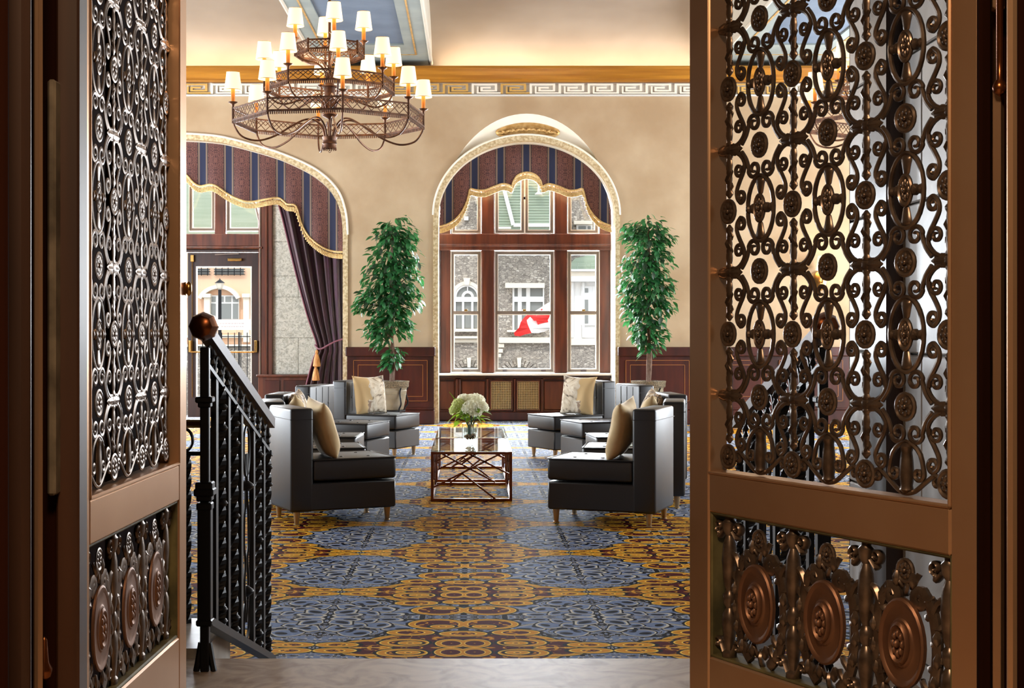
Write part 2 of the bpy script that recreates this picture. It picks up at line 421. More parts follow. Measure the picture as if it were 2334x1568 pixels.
# marble landing and one step down
lb = empty('floor_landing', (0, 0, LAND)); struct(lb, 'brown veined marble landing in front of the carpet')
obj('slab', MB().cbox(-2.2, 2.2, -2.5, 4.6, LAND-.08, LAND, .008), 'floor_marble', lb, loc=(0, 0, -LAND))
obj('step', MB().cbox(-1.06, 1.34, 4.55, 4.95, .11, .19, .008), 'floor_marble', lb, loc=(0, 0, -LAND))
obj('riser', MB().box(-1.06, 1.34, 4.45, 4.57, 0, .30).box(-1.06, 1.34, 4.8, 4.92, 0, .11), 'floor_marble', lb, loc=(0, 0, -LAND))
obj('kerb', MB().cbox(-1.32, -.875, 4.62, 5.12, .0, .405, .006), 'kerb_marble', lb, loc=(0, 0, -LAND))

# ---- arches: outlines as (px, py) in the plane of the back wall
def ell_arch(cx, cy, a, b, n=40, t0=pi, t1=0):
    return [(cx + a*cos(t0 + (t1-t0)*i/n), cy - b*sin(t0 + (t1-t0)*i/n)) for i in range(n+1)]
N_ARC = 48
bandO = ell_arch(1200, 490, 212.5, 183, N_ARC)
bandI = ell_arch(1200.5, 490, 201.5, 169, N_ARC)
hood = []
for x, y in bandO:
    q = max(0, 1 - ((x - 1201) / 165) ** 2); hood.append((x, y - 48 * q ** .75))
half = [(400, 304), (450, 306), (500, 311), (540, 320), (573, 329), (608, 339), (642, 350), (688, 369), (726, 390), (757, 417), (777, 447), (789, 488), (793, 535)]
right = [tuple(p) for p in spline(half, 4)]
larchO = [(800 - x, y) for x, y in reversed(right[1:])] + right
halfI = [(400, 317), (450, 319), (500, 324), (540, 333), (573, 342), (608, 352), (640, 363), (682, 382), (718, 403), (747, 428), (766, 456), (778, 492), (781.5, 535)]
rightI = [tuple(p) for p in spline(halfI, 4)]
larchI = [(800 - x, y) for x, y in reversed(rightI[1:])] + rightI
def W(pts, Y): return [(XX(x, Y), ZZ(y, Y)) for x, y in pts]
def W3(pts, Y): return [(XX(x, YB), Y, ZZ(y, YB)) for x, y in pts]       # curve of the wall plane carried to depth Y

hw = W(hood, YB); lw = W(larchO, YB)
hole3 = [(6.1, .6), (8.7, .6), (8.7, 4.3), (6.1, 4.3)]
outline = [(XL, 0), (lw[0][0], 0)] + lw + [(lw[-1][0], 0), (hw[0][0], 0)] + hw + [(hw[-1][0], 0), (XR, 0), (XR, 5.62), (XL, 5.62)]
struct(obj('wall_back', MB().holed(outline, [hole3], YB), 'plaster'), 'cream plaster back wall with arched openings')
# hood: sloping plaster lunette above the window arch
def reveal(name, a, b, m, parent=None, smooth=40):
    return obj(name, MB().loft(a, b), m, parent, smooth=smooth)
arch1 = empty('trim_1', (XX(1200, YB), YB, 0)); struct(arch1, 'speckled stone arch band around the middle window'); off1 = (-XX(1200, YB), -YB, 0)
arch2 = empty('trim_2', (XX(400, YB), YB, 0)); struct(arch2, 'speckled stone arch band around the curtained doorway'); off2 = (-XX(400, YB), -YB, 0)
def vdown(c, y, Yd):     # closes a curve to the floor
    return [(c[0][0], Yd, 0)] + c + [(c[-1][0], Yd, 0)]
dO = vdown(W3(bandO, YB+.10), 0, YB+.10); dI = vdown(W3(bandI, YB+.10), 0, YB+.10)
obj('lunette', MB().loft(W3(hood, YB), W3(bandO, YB+.10)), 'plaster_hood', arch1, loc=off1, smooth=40)
def ring(o, i, y0, y1):
    mb = MB(); o0 = [(x, y0, z) for x, _, z in o]; i0 = [(x, y0, z) for x, _, z in i]; o1 = [(x, y1, z) for x, _, z in o]; i1 = [(x, y1, z) for x, _, z in i]
    mb.loft(o0, i0); mb.loft(i0, i1); mb.loft(i1, o1); mb.loft(o1, o0); return mb
obj('stone_band', ring(dO, dI, YB-.03, YB+.16), 'arch_stone', arch1, loc=off1, smooth=40)
obj('reveal', MB().loft([(x, YB+.16, z) for x, _, z in dI], [(x, YB+.80, z) for x, _, z in dI]), 'plaster_hood', arch1, loc=off1, smooth=40)
eO = vdown(W3(larchO, YB), 0, YB); eI = vdown(W3(larchI, YB), 0, YB)
obj('stone_band', ring(eO, eI, YB-.03, YB+.16), 'arch_stone', arch2, loc=off2, smooth=40)
obj('reveal', MB().loft([(x, YB+.16, z) for x, _, z in eI], [(x, YB+1.4, z) for x, _, z in eI]), 'plaster_hood', arch2, loc=off2, smooth=40)
# plaster bead that catches the light along the outer edge of the bands
obj('bead', MB().tube(W3(bandO, YB-.02), .018, 6), 'plaster_hood', arch1, loc=off1, smooth=40)
obj('bead', MB().tube(W3(larchO, YB-.02), .02, 6), 'plaster_hood', arch2, loc=off2, smooth=40)

# gilded cartouche on the lunette
car = empty('cartouche', PT(1203, 303, YB+.05)); tag(car, 'gilded crescent plaster cartouche above the middle window arch', 'ornament')
k = YB / FPX
cres = [(x*k, y*k) for x, y in [(-70, 2), (-58, 9), (-40, 15), (-20, 19), (0, 20), (20, 19), (40, 15), (58, 9), (70, 2), (62, -5), (45, -6), (0, -6), (-45, -6), (-62, -5)]]
obj('frame', MB().tube(spline([(x, 0, z) for x, z in cres], 3, True), .028, 6, closed=True), 'gilt', car, smooth=50)
obj('field', MB().prism([(x*.95, z*.9) for x, z in cres], -.01, .03), 'gilt', car)
lf = MB().lathe([(.001, -.05), (.016, -.03), (.022, 0), (.014, .03), (.001, .05)], 7).mesh('leaf_relief', 40); lf.materials.append(M['gilt'])
for i in range(17):
    t = -1 + i/8; inst('leaf_relief', lf, car, (t*62*k, -.03, (8*(1-t*t)-1)*k), (0, pi/2 + .6*sin(i*2.1), 0), (1, 1, 1))

# ceiling, cove, beams
def cove(y0, x0, x1):
    pr = [(20 + 2*cos(a), 5.58 + .72*sin(a)) for a in [pi/2*i/14 for i in range(15)]]
    return MB().loft([(x0, y, z) for y, z in pr], [(x1, y, z) for y, z in pr])
cl = empty('ceiling', (0, 12, 6.3)); struct(cl, 'pale coved plaster ceiling washed by hidden lights')
obj('cove', cove(22, XL, XR), 'ceiling', cl, loc=(0, -12, -6.3), smooth=60)
obj('flat', MB().box(XL, XR, YF, 20, 6.3, 6.4), 'ceiling', cl, loc=(0, -12, -6.3))
for bx, lab in ((-1.5, 'painted ceiling beam with slate blue panel above the near chandelier'), (4.7, 'painted ceiling beam behind the right door grille')):
    bm_ = empty('ceiling_beam', (bx, 13, 5.63)); struct(bm_, lab); o_ = (0, -13, -5.63)
    obj('box', MB().box(-.9, .9, YF, 22, 5.67, 6.35), 'soffit_edge', bm_, loc=o_)
    obj('border', MB().box(-.88, -.53, YF, 22, 5.63, 5.67).box(.53, .88, YF, 22, 5.63, 5.67).box(-.53, .53, 20.5, 22, 5.63, 5.67), 'soffit', bm_, loc=o_)
    obj('panel', MB().box(-.53, .53, YF, 20.5, 5.655, 5.672), 'blue_panel', bm_, loc=o_)
    for x in (-.68, .68): obj('gold_line', MB().box(x-.012, x+.012, YF, 21.2, 5.622, 5.634), 'gilt', bm_, loc=o_)
    obj('gold_line', MB().box(-.68, .68, 21.19, 21.21, 5.622, 5.634), 'gilt', bm_, loc=o_)
    for x in (-.89, .89): obj('edge_moulding', MB().tube([(x, YF, 5.64), (x, 22, 5.64)], .028, 8), 'soffit_edge', bm_, loc=o_, smooth=50)
# cornice and frieze
co = empty('trim_3', (0, YB, 5.35)); struct(co, 'gilded wooden cornice running along the back wall'); oc = (0, -YB, -5.35)
def runx(name, prof, m, parent, loc, x0=XL, x1=XR):
    mb = MB(); n = len(prof)
    mb.add([(x0, y, z) for y, z in prof] + [(x1, y, z) for y, z in prof], [(i, (i+1) % n, n+(i+1) % n, n+i) for i in range(n)])
    return obj(name, mb, m, parent, loc=loc)
runx('crown', [(22, 5.335), (21.86, 5.335), (21.85, 5.36), (21.80, 5.37), (21.74, 5.42), (21.66, 5.47), (21.62, 5.50), (21.60, 5.505), (21.60, 5.535), (21.64, 5.54), (21.64, 5.50), (21.76, 5.44), (22, 5.44)], 'gold_wood', co, oc)
z0, z1 = ZZ(214, 21.95), ZZ(191, 21.95)
runx('frieze_ground', [(22, z0-.02), (21.96, z0-.02), (21.96, 5.34), (22, 5.34)], 'frieze_grey', co, oc)
runx('picture_rail', [(22, ZZ(219, 21.95)), (21.93, ZZ(219, 21.95)), (21.92, ZZ(216, 21.95)), (21.95, ZZ(214.5, 21.95)), (22, ZZ(214.5, 21.95))], 'frieze_grey', co, oc)
runx('upper_bead', [(22, z1+.03), (21.94, z1+.03), (21.93, z1+.045), (21.95, z1+.06), (22, z1+.06)], 'frieze_grey', co, oc)
def key_mesh(mt):
    u = 66*YB/FPX; h = z1 - z0; b = h*.14; mb = MB()
    def bar(x0, x1, a0, a1): mb.box(x0*u, x1*u, -.03, 0, a0*h, a1*h)
    t = .08
    bar(0, t, 0, 1); bar(0, .88, .84, 1); bar(.80, .88, .22, 1); bar(.30, .88, .22, .38); bar(.30, .38, .22, .68); bar(.30, .66, .53, .68)
    bar(.18, .24, 0, .72); bar(.18, 1.0, 0, .14)
    me = mb.mesh('key_motif'); me.materials.append(M[mt]); return me
km = {m_: key_mesh(m_) for m_ in ('key_gold', 'key_cream')}
i = 0; px = 415.0
while px < 2000:
    g = 'key_gold' if (int((px-415)/66) % 11) in (7, 8, 9, 0) else 'key_cream'
    inst('key_motif', km[g], co, (XX(px, 21.96), -.04, z0-5.35)); px += 66; i += 1

# wainscot along the back wall
def wainscot(name, x0, x1, npan, label):
    o = empty(name, ((x0+x1)/2, YB, 0)); struct(o, label); c = (x0+x1)/2; hx = (x1-x0)/2
    obj('body', MB().box(-hx, hx, -.10, 0, 0, 1.10), 'mahogany', o)
    obj('cap_rail', MB().cbox(-hx-.02, hx+.02, -.16, 0, 1.06, 1.205, .015), 'mahogany', o)
    obj('plinth', MB().cbox(-hx-.01, hx+.01, -.14, 0, 0, .22, .01).cbox(-hx-.01, hx+.01, -.125, 0, .22, .26, .01), 'mahogany', o)
    w_ = 2*hx/npan
    for i in range(npan):
        a, b = -hx+i*w_+.10, -hx+(i+1)*w_-.10
        obj('panel', MB().cbox(a, b, -.118, -.09, .36, 1.0, .006), 'mahogany', o)
        for d, m_ in ((.0, 'mahogany_lines'), (.07, 'mahogany_lines')):
            mb = MB()
            for q in ((a+d, b-d, 1.0-d-.008, 1.0-d), (a+d, b-d, .36+d, .36+d+.008)): mb.box(q[0], q[1], -.123, -.11, q[2], q[3])
            for q in (a+d, b-d-.008): mb.box(q, q+.008, -.123, -.11, .36+d, 1.0-d)
            obj('inlay_line', mb, m_, o)
    return o
wainscot('baseboard_back', XX(791, 21.9), XX(989, 21.9), 1, 'dark mahogany wainscot panel between doorway and window')
wainscot('baseboard_right', XX(1411, 21.9), XX(1935, 21.9), 3, 'dark mahogany wainscot to the right of the window')
wainscot('baseboard_left', XL, XX(7, 21.9), 1, 'dark mahogany wainscot beyond the curtained doorway')
wainscot('baseboard_far_right', XX(1950, 21.9), XR, 2, 'dark mahogany wainscot at the far right end')

# side walls with tall windows, front wall
def sidewall(name, x, label):
    holes = [[(y-1.0, .6), (y-1.0, 4.3), (y+1.0, 4.3), (y+1.0, .6)] for y in (10.5, 14.5, 18.8)]
    mb = MB().holed([(YF, 0), (24.2, 0), (24.2, 6.4), (YF, 6.4)], holes, 0)
    mb.v = [(x, a, z) for a, _, z in mb.v]
    return struct(obj(name, mb, 'plaster'), label)
sidewall('wall_left', XL, 'cream plaster side wall with tall windows'); sidewall('wall_right', XR, 'cream plaster opposite side wall with tall windows')
fw = MB().add([(x, YF, z) for x, z in [(XL, 0), (-1.07, 0), (-1.07, 3.6), (1.35, 3.6), (1.35, 0), (XR, 0), (XR, 6.4), (XL, 6.4)]],
              [tuple(t) for t in tessellate_polygon([[Vector((x, z, 0)) for x, z in [(XL, 0), (-1.07, 0), (-1.07, 3.6), (1.35, 3.6), (1.35, 0), (XR, 0), (XR, 6.4), (XL, 6.4)]]])])
struct(obj('wall_front', fw, 'mahogany'), 'dark panelled wall around the entrance passage')
# entrance passage: dark panelling on the left, grey stone courses on the right
pl = empty('wall_passage_left', (-1.1, 3.7, LAND)); struct(pl, 'dark panelled passage wall behind the left bronze door')
obj('boarding', MB().box(-.08, 0, -1.2, 1.3, -.38, 3.2), 'jamb_dark', pl)
for a in (-1.1, -.28, .54): obj('panel', MB().cbox(-.01, .03, a, a+.7, .3, 2.6, .01), 'jamb_dark', pl)
pr_ = empty('wall_passage_right', (1.35, 3.7, LAND)); struct(pr_, 'grey stone block wall seen through the right bronze door')
obj('core', MB().box(.02, .12, -1.2, 1.3, -.38, 3.2), 'joint', pr_)
zz0 = -.38; r = 0
while zz0 < 3.2:
    zh = min(.46, 3.2 - zz0); y0 = -1.2 - (.3 if r % 2 else 0)
    while y0 < 1.3:
        a, b = max(y0, -1.2), min(y0+.85, 1.3)
        if b - a > .05: obj('stone_block', MB().cbox(0, .05, a+.003, b-.003, zz0+.003, zz0+zh-.003, .004), 'marble_pier', pr_)
        y0 += .85
    zz0 += .46; r += 1
obj('pilaster', MB().cbox(-.05, .02, .68, .93, 0, 3.2, .01), 'jamb_wood', pr_)
struct(obj('ceiling_passage', MB().box(-1.2, 1.5, 2.3, 5.05, 3.58, 3.66), 'ceiling'), 'low passage ceiling above the doors')
# vestibule on the camera side
vs = empty('wall_vestibule', (0, 0, LAND)); struct(vs, 'panelled vestibule around the doorway')
obj('side', MB().box(-2.2, -2.12, -2.5, 2.3, 0, 3.3), 'jamb_wood', vs); obj('side', MB().box(2.12, 2.2, -2.5, 2.3, 0, 3.3), 'jamb_wood', vs)
obj('rear', MB().box(-2.2, 2.2, -2.5, -2.42, 0, 3.3), 'jamb_wood', vs); obj('soffit', MB().box(-2.2, 2.2, -2.5, 2.5, 3.2, 3.3), 'ceiling', vs)
obj('surround', MB().box(-2.2, -.80, 2.3, 2.5, 0, 3.3).box(.96, 2.2, 2.3, 2.5, 0, 3.3).box(-.80, .96, 2.3, 2.5, 2.4, 3.3), 'jamb_dark', vs)
# stepped door casing on either side of the camera
def strip(parent, name, p0, p1, Y, depth, m, z0=LAND, z1=2.8, bev=.004):
    a, b = sorted((XX(p0, Y), XX(p1, Y)))
    return obj(name, MB().cbox(a, b, Y, Y+depth, z0, z1, bev), m, parent, loc=(0, 0, -LAND))
jl = empty('trim_4', (0, 0, LAND)); struct(jl, 'dark wooden casing with a bronze strip left of the doors')
strip(jl, 'outer_board', -260, 16, 2.06, .012, 'jamb_dark'); strip(jl, 'moulding', -60, 66, 2.16, .02, 'jamb_wood', bev=.012)
strip(jl, 'bronze_strip', 72, 93, 2.24, .02, 'jamb_bar', bev=.010); strip(jl, 'recess_board', -500, 128, 2.44, .05, 'jamb_dark')
strip(jl, 'stone_inset', 107, 126, 2.40, .035, 'jamb_stone', z0=ZZ(1130, 2.4), z1=ZZ(180, 2.4))
strip(jl, 'hinge_post', 127, 180, 2.43, .055, 'jamb_wood')
obj('bolt_knob', MB().lathe([(.001, -.02), (.012, -.012), (.014, 0), (.008, .012), (.005, .05), (.001, .055)], 12), 'brass_brown', jl, loc=(XX(101, 2.38), 2.38, ZZ(1525, 2.38)-LAND), smooth=50)
jr = empty('trim_5', (0, 0, LAND)); struct(jr, 'dark wooden casing with a bronze strip and bolt right of the doors')
strip(jr, 'hinge_post', 2234, 2262, 2.36, .02, 'jamb_dark'); strip(jr, 'recess_board', 2236, 2800, 2.42, .05, 'jamb_dark')
strip(jr, 'bronze_strip', 2268, 2294, 2.30, .02, 'jamb_bar', z1=ZZ(190, 2.3), bev=.010)
strip(jr, 'moulding', 2300, 2420, 2.20, .016, 'bronze', bev=.006); strip(jr, 'outer_board', 2323, 2600, 2.08, .012, 'jamb_dark')
strip(jr, 'keeper', 2265, 2296, 2.36, .03, 'jamb_bar', z0=ZZ(20, 2.36), z1=ZZ(-60, 2.36))
obj('bolt_rod', MB().lathe([(.006, 0), (.006, .14), (.009, .145), (.009, .2), (.006, .205), (.006, .4)], 10), 'brass_brown', jr, loc=(XX(2279, 2.33), 2.33, ZZ(185, 2.33)-LAND), smooth=40)
obj('bolt_knob', MB().lathe([(.001, -.014), (.010, -.008), (.0125, 0), (.010, .008), (.005, .014), (.005, .04)], 12), 'brass_brown', jr, loc=(XX(2279, 2.29), 2.29, ZZ(200, 2.29)-LAND), smooth=50)

# ---------------------------------------------------------------- windows
YW = 22.75
wn1 = empty('window_1', (XX(1200, YW), YW, 0)); struct(wn1, 'tall mahogany arched window with six lights'); ow = (-XX(1200, YW), -YW, 0)
def wbox(parent, name, p0, p1, q0, q1, m, Y=YW, d=.12, off=ow, front=0.0, bev=.012):
    a, b = sorted((XX(p0, Y), XX(p1, Y))); c, e = sorted((ZZ(q0, Y), ZZ(q1, Y)))
    return obj(name, MB().cbox(a, b, Y-front, Y+d, c, e, min(bev, (b-a)*.3, (e-c)*.3)), m, parent, loc=off)
def archy(x, Y=YW):                                   # inner arch of the wall seen at px x, carried to the window plane
    s_ = YB / YW; cx = CX + (1200.5 - CX)*s_; a = 201.5*s_; b = 169*s_; cy = CY + (490 - CY)*s_
    q = max(0, 1 - ((x - cx)/a)**2); return cy - b*math.sqrt(q)
wbox(wn1, 'jamb', 1000, 1027, 495, 850, 'window_wood'); wbox(wn1, 'jamb', 1366, 1397, 495, 850, 'window_wood')
wbox(wn1, 'mullion', 1097, 1127, archy(1112), 850, 'window_wood', front=.05); wbox(wn1, 'mullion', 1263, 1293, archy(1278), 850, 'window_wood', front=.05)
wbox(wn1, 'transom', 1000, 1397, 533, 571, 'window_wood', front=.07)
wbox(wn1, 'transom_moulding', 1000, 1397, 557, 562, 'window_wood', front=.09)
for j, (a, b) in enumerate(((1000, 1005), (1392, 1397))): wbox(wn1, 'jamb_moulding', a, b, 495, 850, 'window_wood_dark', front=.06)
def bars(p0, p1, q0, q1, wpx, Y, y0, y1):
    mb = MB(); a, b = XX(p0, Y), XX(p1, Y); c, e = ZZ(q1, Y), ZZ(q0, Y); t = wpx*Y/FPX
    mb.box(a, a+t, y0, y1, c, e); mb.box(b-t, b, y0, y1, c, e); mb.box(a+t, b-t, y0, y1, c, c+t); mb.box(a+t, b-t, y0, y1, e-t, e); return mb
def sash(parent, p0, p1, q0, q1, meet, off, Y, fm='sash_grey'):
    s_ = obj('sash', bars(p0, p1, q0, q1, 7, Y, Y+.03, Y+.08), fm, parent, loc=off)
    obj('glazing_bead', bars(p0+6, p1-6, q0+6, q1-6, 2.0, Y, Y+.025, Y+.07), 'sash_white', s_)
    obj('outer_bead', bars(p0-1, p1+1, q0-1, q1+1, 1.8, Y, Y+.0, Y+.05), 'sash_white', s_)
    parts = [(q0+7, q1-7)]
    if meet:
        parts = [(q0+7, meet-3), (meet+4, q1-7)]
        obj('meeting_rail', MB().box(XX(p0+4, Y), XX(p1-4, Y), Y+.02, Y+.075, ZZ(meet+4, Y), ZZ(meet-3, Y)), fm, s_)
        obj('bead_line', MB().box(XX(p0+7, Y), XX(p1-7, Y), Y+.018, Y+.04, ZZ(meet+6, Y), ZZ(meet+4, Y)), 'sash_white', s_)
        if p1 - p0 > 60: obj('latch', MB().cbox(XX((p0+p1)/2-4, Y), XX((p0+p1)/2+4, Y), Y+.0, Y+.03, ZZ(meet-3, Y), ZZ(meet-7, Y), .004), 'brass', s_)
        for l in ((p0+18, p0+28), (p1-28, p1-18)) if p1-p0 > 100 else (((p0+p1)/2-6, (p0+p1)/2+6),):
            obj('lift', MB().cbox(XX(l[0], Y), XX(l[1], Y), Y+.01, Y+.035, ZZ(q1-1, Y), ZZ(q1-5, Y), .003), 'window_wood_dark', s_)
    for a, b in parts:
        obj('pane', MB().box(XX(p0+6, Y), XX(p1-6, Y), Y+.05, Y+.054, ZZ(b, Y), ZZ(a, Y)), 'pane', s_)
    return s_
for a, b in ((1028, 1096), (1128, 1262), (1294, 1366)): sash(wn1, a, b, 573, 848, 712, ow, YW)
def upper(parent, p0, p1, q1, topf, off, Y, name='sash'):
    n = 10; top = [(p0 + (p1-p0)*i/n) for i in range(n+1)]
    poly = [(XX(p0, Y), ZZ(q1, Y)), (XX(p1, Y), ZZ(q1, Y))] + [(XX(x, Y), ZZ(topf(x), Y)) for x in reversed(top)]
    cx_ = sum(p[0] for p in poly)/len(poly); cz_ = (ZZ(q1, Y) + ZZ(topf((p0+p1)/2), Y))/2
    t = 8*Y/FPX
    def shrink(d): return [(p[0] + (d if p[0] < cx_ else -d)*(1 if abs(p[0]-cx_) > d else 0), p[1] + (d if p[1] < cz_ else -d)) for p in poly]
    def loop(o_, i_, y0, y1):
        mb = MB(); o3 = [(x, y0, z) for x, z in o_]; i3 = [(x, y0, z) for x, z in i_]
        o4 = [(x, y1, z) for x, z in o_]; i4 = [(x, y1, z) for x, z in i_]
        mb.loft(o3, i3, True); mb.loft(i3, i4, True); mb.loft(i4, o4, True); mb.loft(o4, o3, True); return mb
    s_ = obj(name, loop(poly, shrink(t), Y+.03, Y+.08), 'sash_grey', parent, loc=off)
    obj('glazing_bead', loop(shrink(t*.85), shrink(t*1.1), Y+.025, Y+.07), 'sash_white', s_)
    obj('outer_bead', loop(poly, shrink(t*.2), Y+.0, Y+.05), 'sash_white', s_)
    obj('pane', MB().prism(shrink(t), Y+.05, Y+.054), 'pane', s_)
    return s_
upper(wn1, 1030, 1096, 532, lambda x: max(archy(x)+6, 345), ow, YW)
upper(wn1, 1128, 1196, 532, lambda x: archy(x)+6, ow, YW); upper(wn1, 1196, 1262, 532, lambda x: archy(x)+6, ow, YW)
upper(wn1, 1294, 1364, 532, lambda x: max(archy(x)+6, 345), ow, YW)
obj('arch_head', ring([(XX(x, YW), YW, ZZ(archy(x), YW)) for x in [1000+397*i/40 for i in range(41)]], [(XX(x, YW), YW, ZZ(min(archy(x)+14, 495), YW)) for x in [1000+397*i/40 for i in range(41)]], YW, YW+.1), 'window_wood', wn1, loc=ow)
obj('casement_latch', MB().cbox(XX(1193, YW), XX(1198, YW), YW-.0, YW+.03, ZZ(455, YW), ZZ(448, YW), .004), 'window_wood_dark', wn1, loc=ow)
wbox(wn1, 'sill', 999, 1398, 850, 855, 'sash_white', front=.22, bev=.006)
wbox(wn1, 'sill_moulding', 1000, 1397, 855, 861, 'window_wood_dark', front=.17)
# dado below the sill with two radiator grilles
dz = 958
wbox(wn1, 'dado', 1000, 1397, 858, dz, 'window_wood', front=.0, d=.1)
for p0, p1 in ((1003, 1036), (1052, 1106), (1240, 1298), (1304, 1358), (1366, 1396)):
    wbox(wn1, 'dado_panel', p0, p1, 868, 934, 'window_wood', front=.02)
    wbox(wn1, 'panel_moulding', p0, p1, 866, 869, 'window_wood_dark', front=.035)
for p0 in (1038, 1044, 1108, 1170, 1232, 1300, 1360): wbox(wn1, 'stile', p0, p0+6, 862, 940, 'window_wood', front=.04)
wbox(wn1, 'skirting', 1000, 1397, 938, dz, 'mahogany', front=.08)
for p0, p1 in ((1117, 1168), (1177, 1230)):
    g = obj('radiator_grille', bars(p0, p1, 867, 935, 2.5, YW, YW-.05, YW+.0), 'window_wood', wn1, loc=ow)
    obj('backing', MB().box(XX(p0, YW), XX(p1, YW), YW-.012, YW-.004, ZZ(935, YW), ZZ(867, YW)), 'grille_back', g)
    mb = MB(); x = p0 + 3
    while x < p1 - 2: mb.box(XX(x, YW)-.004, XX(x, YW)+.004, YW-.035, YW-.025, ZZ(934, YW), ZZ(868, YW)); x += 3.9
    z = 870
    while z < 934: mb.box(XX(p0+2, YW), XX(p1-2, YW), YW-.03, YW-.02, ZZ(z, YW)-.004, ZZ(z, YW)+.004); z += 3.9
    tag(obj('wire_mesh', mb, 'grille_wire', g), kind='stuff')

w3 = empty('added_window', (7.4, YB, 0)); struct(w3, 'unseen mahogany window added at the far right end of the back wall')  # out of view, added so its daylight reflects in the left bronze door
for a, b, c, d in ((-1.3, -1.2, .6, 4.3), (1.2, 1.3, .6, 4.3), (-1.3, 1.3, .6, .7), (-1.3, 1.3, 4.2, 4.3), (-.45, -.37, .7, 4.2), (.37, .45, .7, 4.2), (-1.2, 1.2, 3.0, 3.1)):
    obj('frame_bar', MB().cbox(a, b, .06, .16, c, d, .01), 'window_wood', w3)
# doorway inside the left arch
YD = 23.35
d3 = empty('door_3', (XX(425, YD), YD, 0)); struct(d3, 'glazed mahogany street door under a transom window'); od = (-XX(425, YD), -YD, 0)
def db(name, p0, p1, q0, q1, m='window_wood', front=.0, d=.1, parent=None, bev=.012): return wbox(parent or d3, name, p0, p1, q0, q1, m, YD, d, od if not parent else (0, 0, 0), front, bev)
FL = 755 + CAMZ*FPX/YD
db('post', 590, 622, 430, FL, front=.06); db('post_moulding', 592, 596, 430, FL, 'sash_grey', front=.08); db('post_moulding', 606, 611, 430, FL, front=.09)
db('head', 230, 600, 533, 562, front=.05); db('head_moulding', 230, 600, 562, 568, front=.08); db('head_moulding', 230, 600, 568, 575, 'window_wood_dark', front=.04)
db('transom_post', 490, 515, 330, 535, front=.04); db('transom_post', 600, 622, 380, 535, front=.04)
ltop = lambda x: 400 if x < 515 else 395 + max(0, (x-540))**2 * .035
for a, b in ((430, 490), (516, 596)):
    upper(d3, a, b, 527, (lambda x: 355) if a < 500 else (lambda x: 385 + (max(0, x-535)/61)**2.2*128), od, YD)
def leaf(p0, p1, hinge_right):
    d_ = obj('door_leaf', MB().box(XX(p0, YD), XX(p0+20, YD), YD, YD+.06, 0.02, ZZ(576, YD)).box(XX(p1-17, YD), XX(p1, YD), YD, YD+.06, .02, ZZ(576, YD))
        .box(XX(p0+20, YD), XX(p1-17, YD), YD, YD+.06, ZZ(608, YD), ZZ(576, YD)).box(XX(p0+20, YD), XX(p1-17, YD), YD, YD+.06, .02, ZZ(905, YD)), 'window_wood_dark', d3, loc=od)
    obj('glazing_bead', bars(p0+19, p1-16, 607, 906, 2.5, YD, YD-.01, YD+.02), 'sash_white', d_)
    obj('pane', MB().box(XX(p0+20, YD), XX(p1-17, YD), YD+.025, YD+.03, ZZ(905, YD), ZZ(608, YD)), 'pane', d_)
    pb = obj('push_bar', MB().tube([(XX(p0+8, YD), YD-.09, ZZ(802, YD)), (XX(p1-8, YD), YD-.09, ZZ(802, YD))], .014, 8), 'brass', d_, smooth=60)
    for x in (p0+7, p1-5): obj('bracket', MB().cbox(XX(x-3, YD), XX(x+3, YD), YD-.11, YD, ZZ(803, YD), ZZ(776, YD), .006), 'brass', d_)
    return d_
dl = leaf(428, 590, True); leaf(262, 424, False)
obj('vertical_rod', MB().tube([(XX(439, YD), YD-.03, ZZ(595, YD)), (XX(439, YD), YD-.03, ZZ(905, YD))], .008, 6), 'brass', dl)
obj('rod_head', MB().cbox(XX(435, YD), XX(443, YD), YD-.05, YD, ZZ(597, YD), ZZ(581, YD), .006), 'brass', dl)
obj('door_closer', MB().cbox(XX(520, YD), XX(552, YD), YD-.07, YD, ZZ(595, YD), ZZ(589, YD), .006), 'brass', dl)
obj('closer_arm', MB().obox((XX(492, YD), YD-.08, ZZ(581, YD)), (XX(546, YD), YD-.08, ZZ(579, YD)), .03, .012), 'sash_grey', dl)
# printed notice on the glass of the street door: pale lettering too small and faint to spell out
pn = obj('notice', MB().box(XX(490, YD), XX(572, YD), YD+.012, YD+.02, ZZ(752, YD), ZZ(728, YD)), 'paper', dl)
r5 = random.Random(5); mb = MB()
for q, n0 in ((737, 500), (744, 504)):
    x = n0
    while x < n0 + 50:
        w_ = r5.uniform(2, 6); mb.box(XX(x, YD), XX(x+w_, YD), YD+.010, YD+.0125, ZZ(q+1, YD), ZZ(q-.8, YD)); x += w_ + 1.6
tag(obj('faint_lettering', mb, 'ink', pn), kind='stuff')
# marble wall inside the arch, block by block
mw = empty('wall_alcove', (XX(710, YD), YD, 0)); struct(mw, 'mottled grey marble wall beside the purple curtain'); om = (-XX(710, YD), -YD, 0)
wbox(mw, 'core', 620, 830, 330, FL, 'joint', YD, .2, om, -.02)
cs = [330, 400, 470, 551, 629, 677, 770, 853]
for r_, (a, b) in enumerate(zip(cs, cs[1:])):
    for x0, x1 in (((621, 720), (720, 830)) if r_ % 2 else ((621, 680), (680, 780), (780, 830))):
        wbox(mw, 'marble_block', x0+.3, x1-.3, a+.3, b-.3, 'marble_wall', YD, .06, om, .0, .004)
wbox(mw, 'dado', 590, 830, 857, FL, 'window_wood', YD, .1, om, .10); wbox(mw, 'dado_cap', 587, 832, 853, 859, 'window_wood', YD, .1, om, .16)
for a, b in ((606, 640), (648, 700)): wbox(mw, 'dado_panel', a, b, 866, 930, 'mahogany', YD, .02, om, .115, .006)
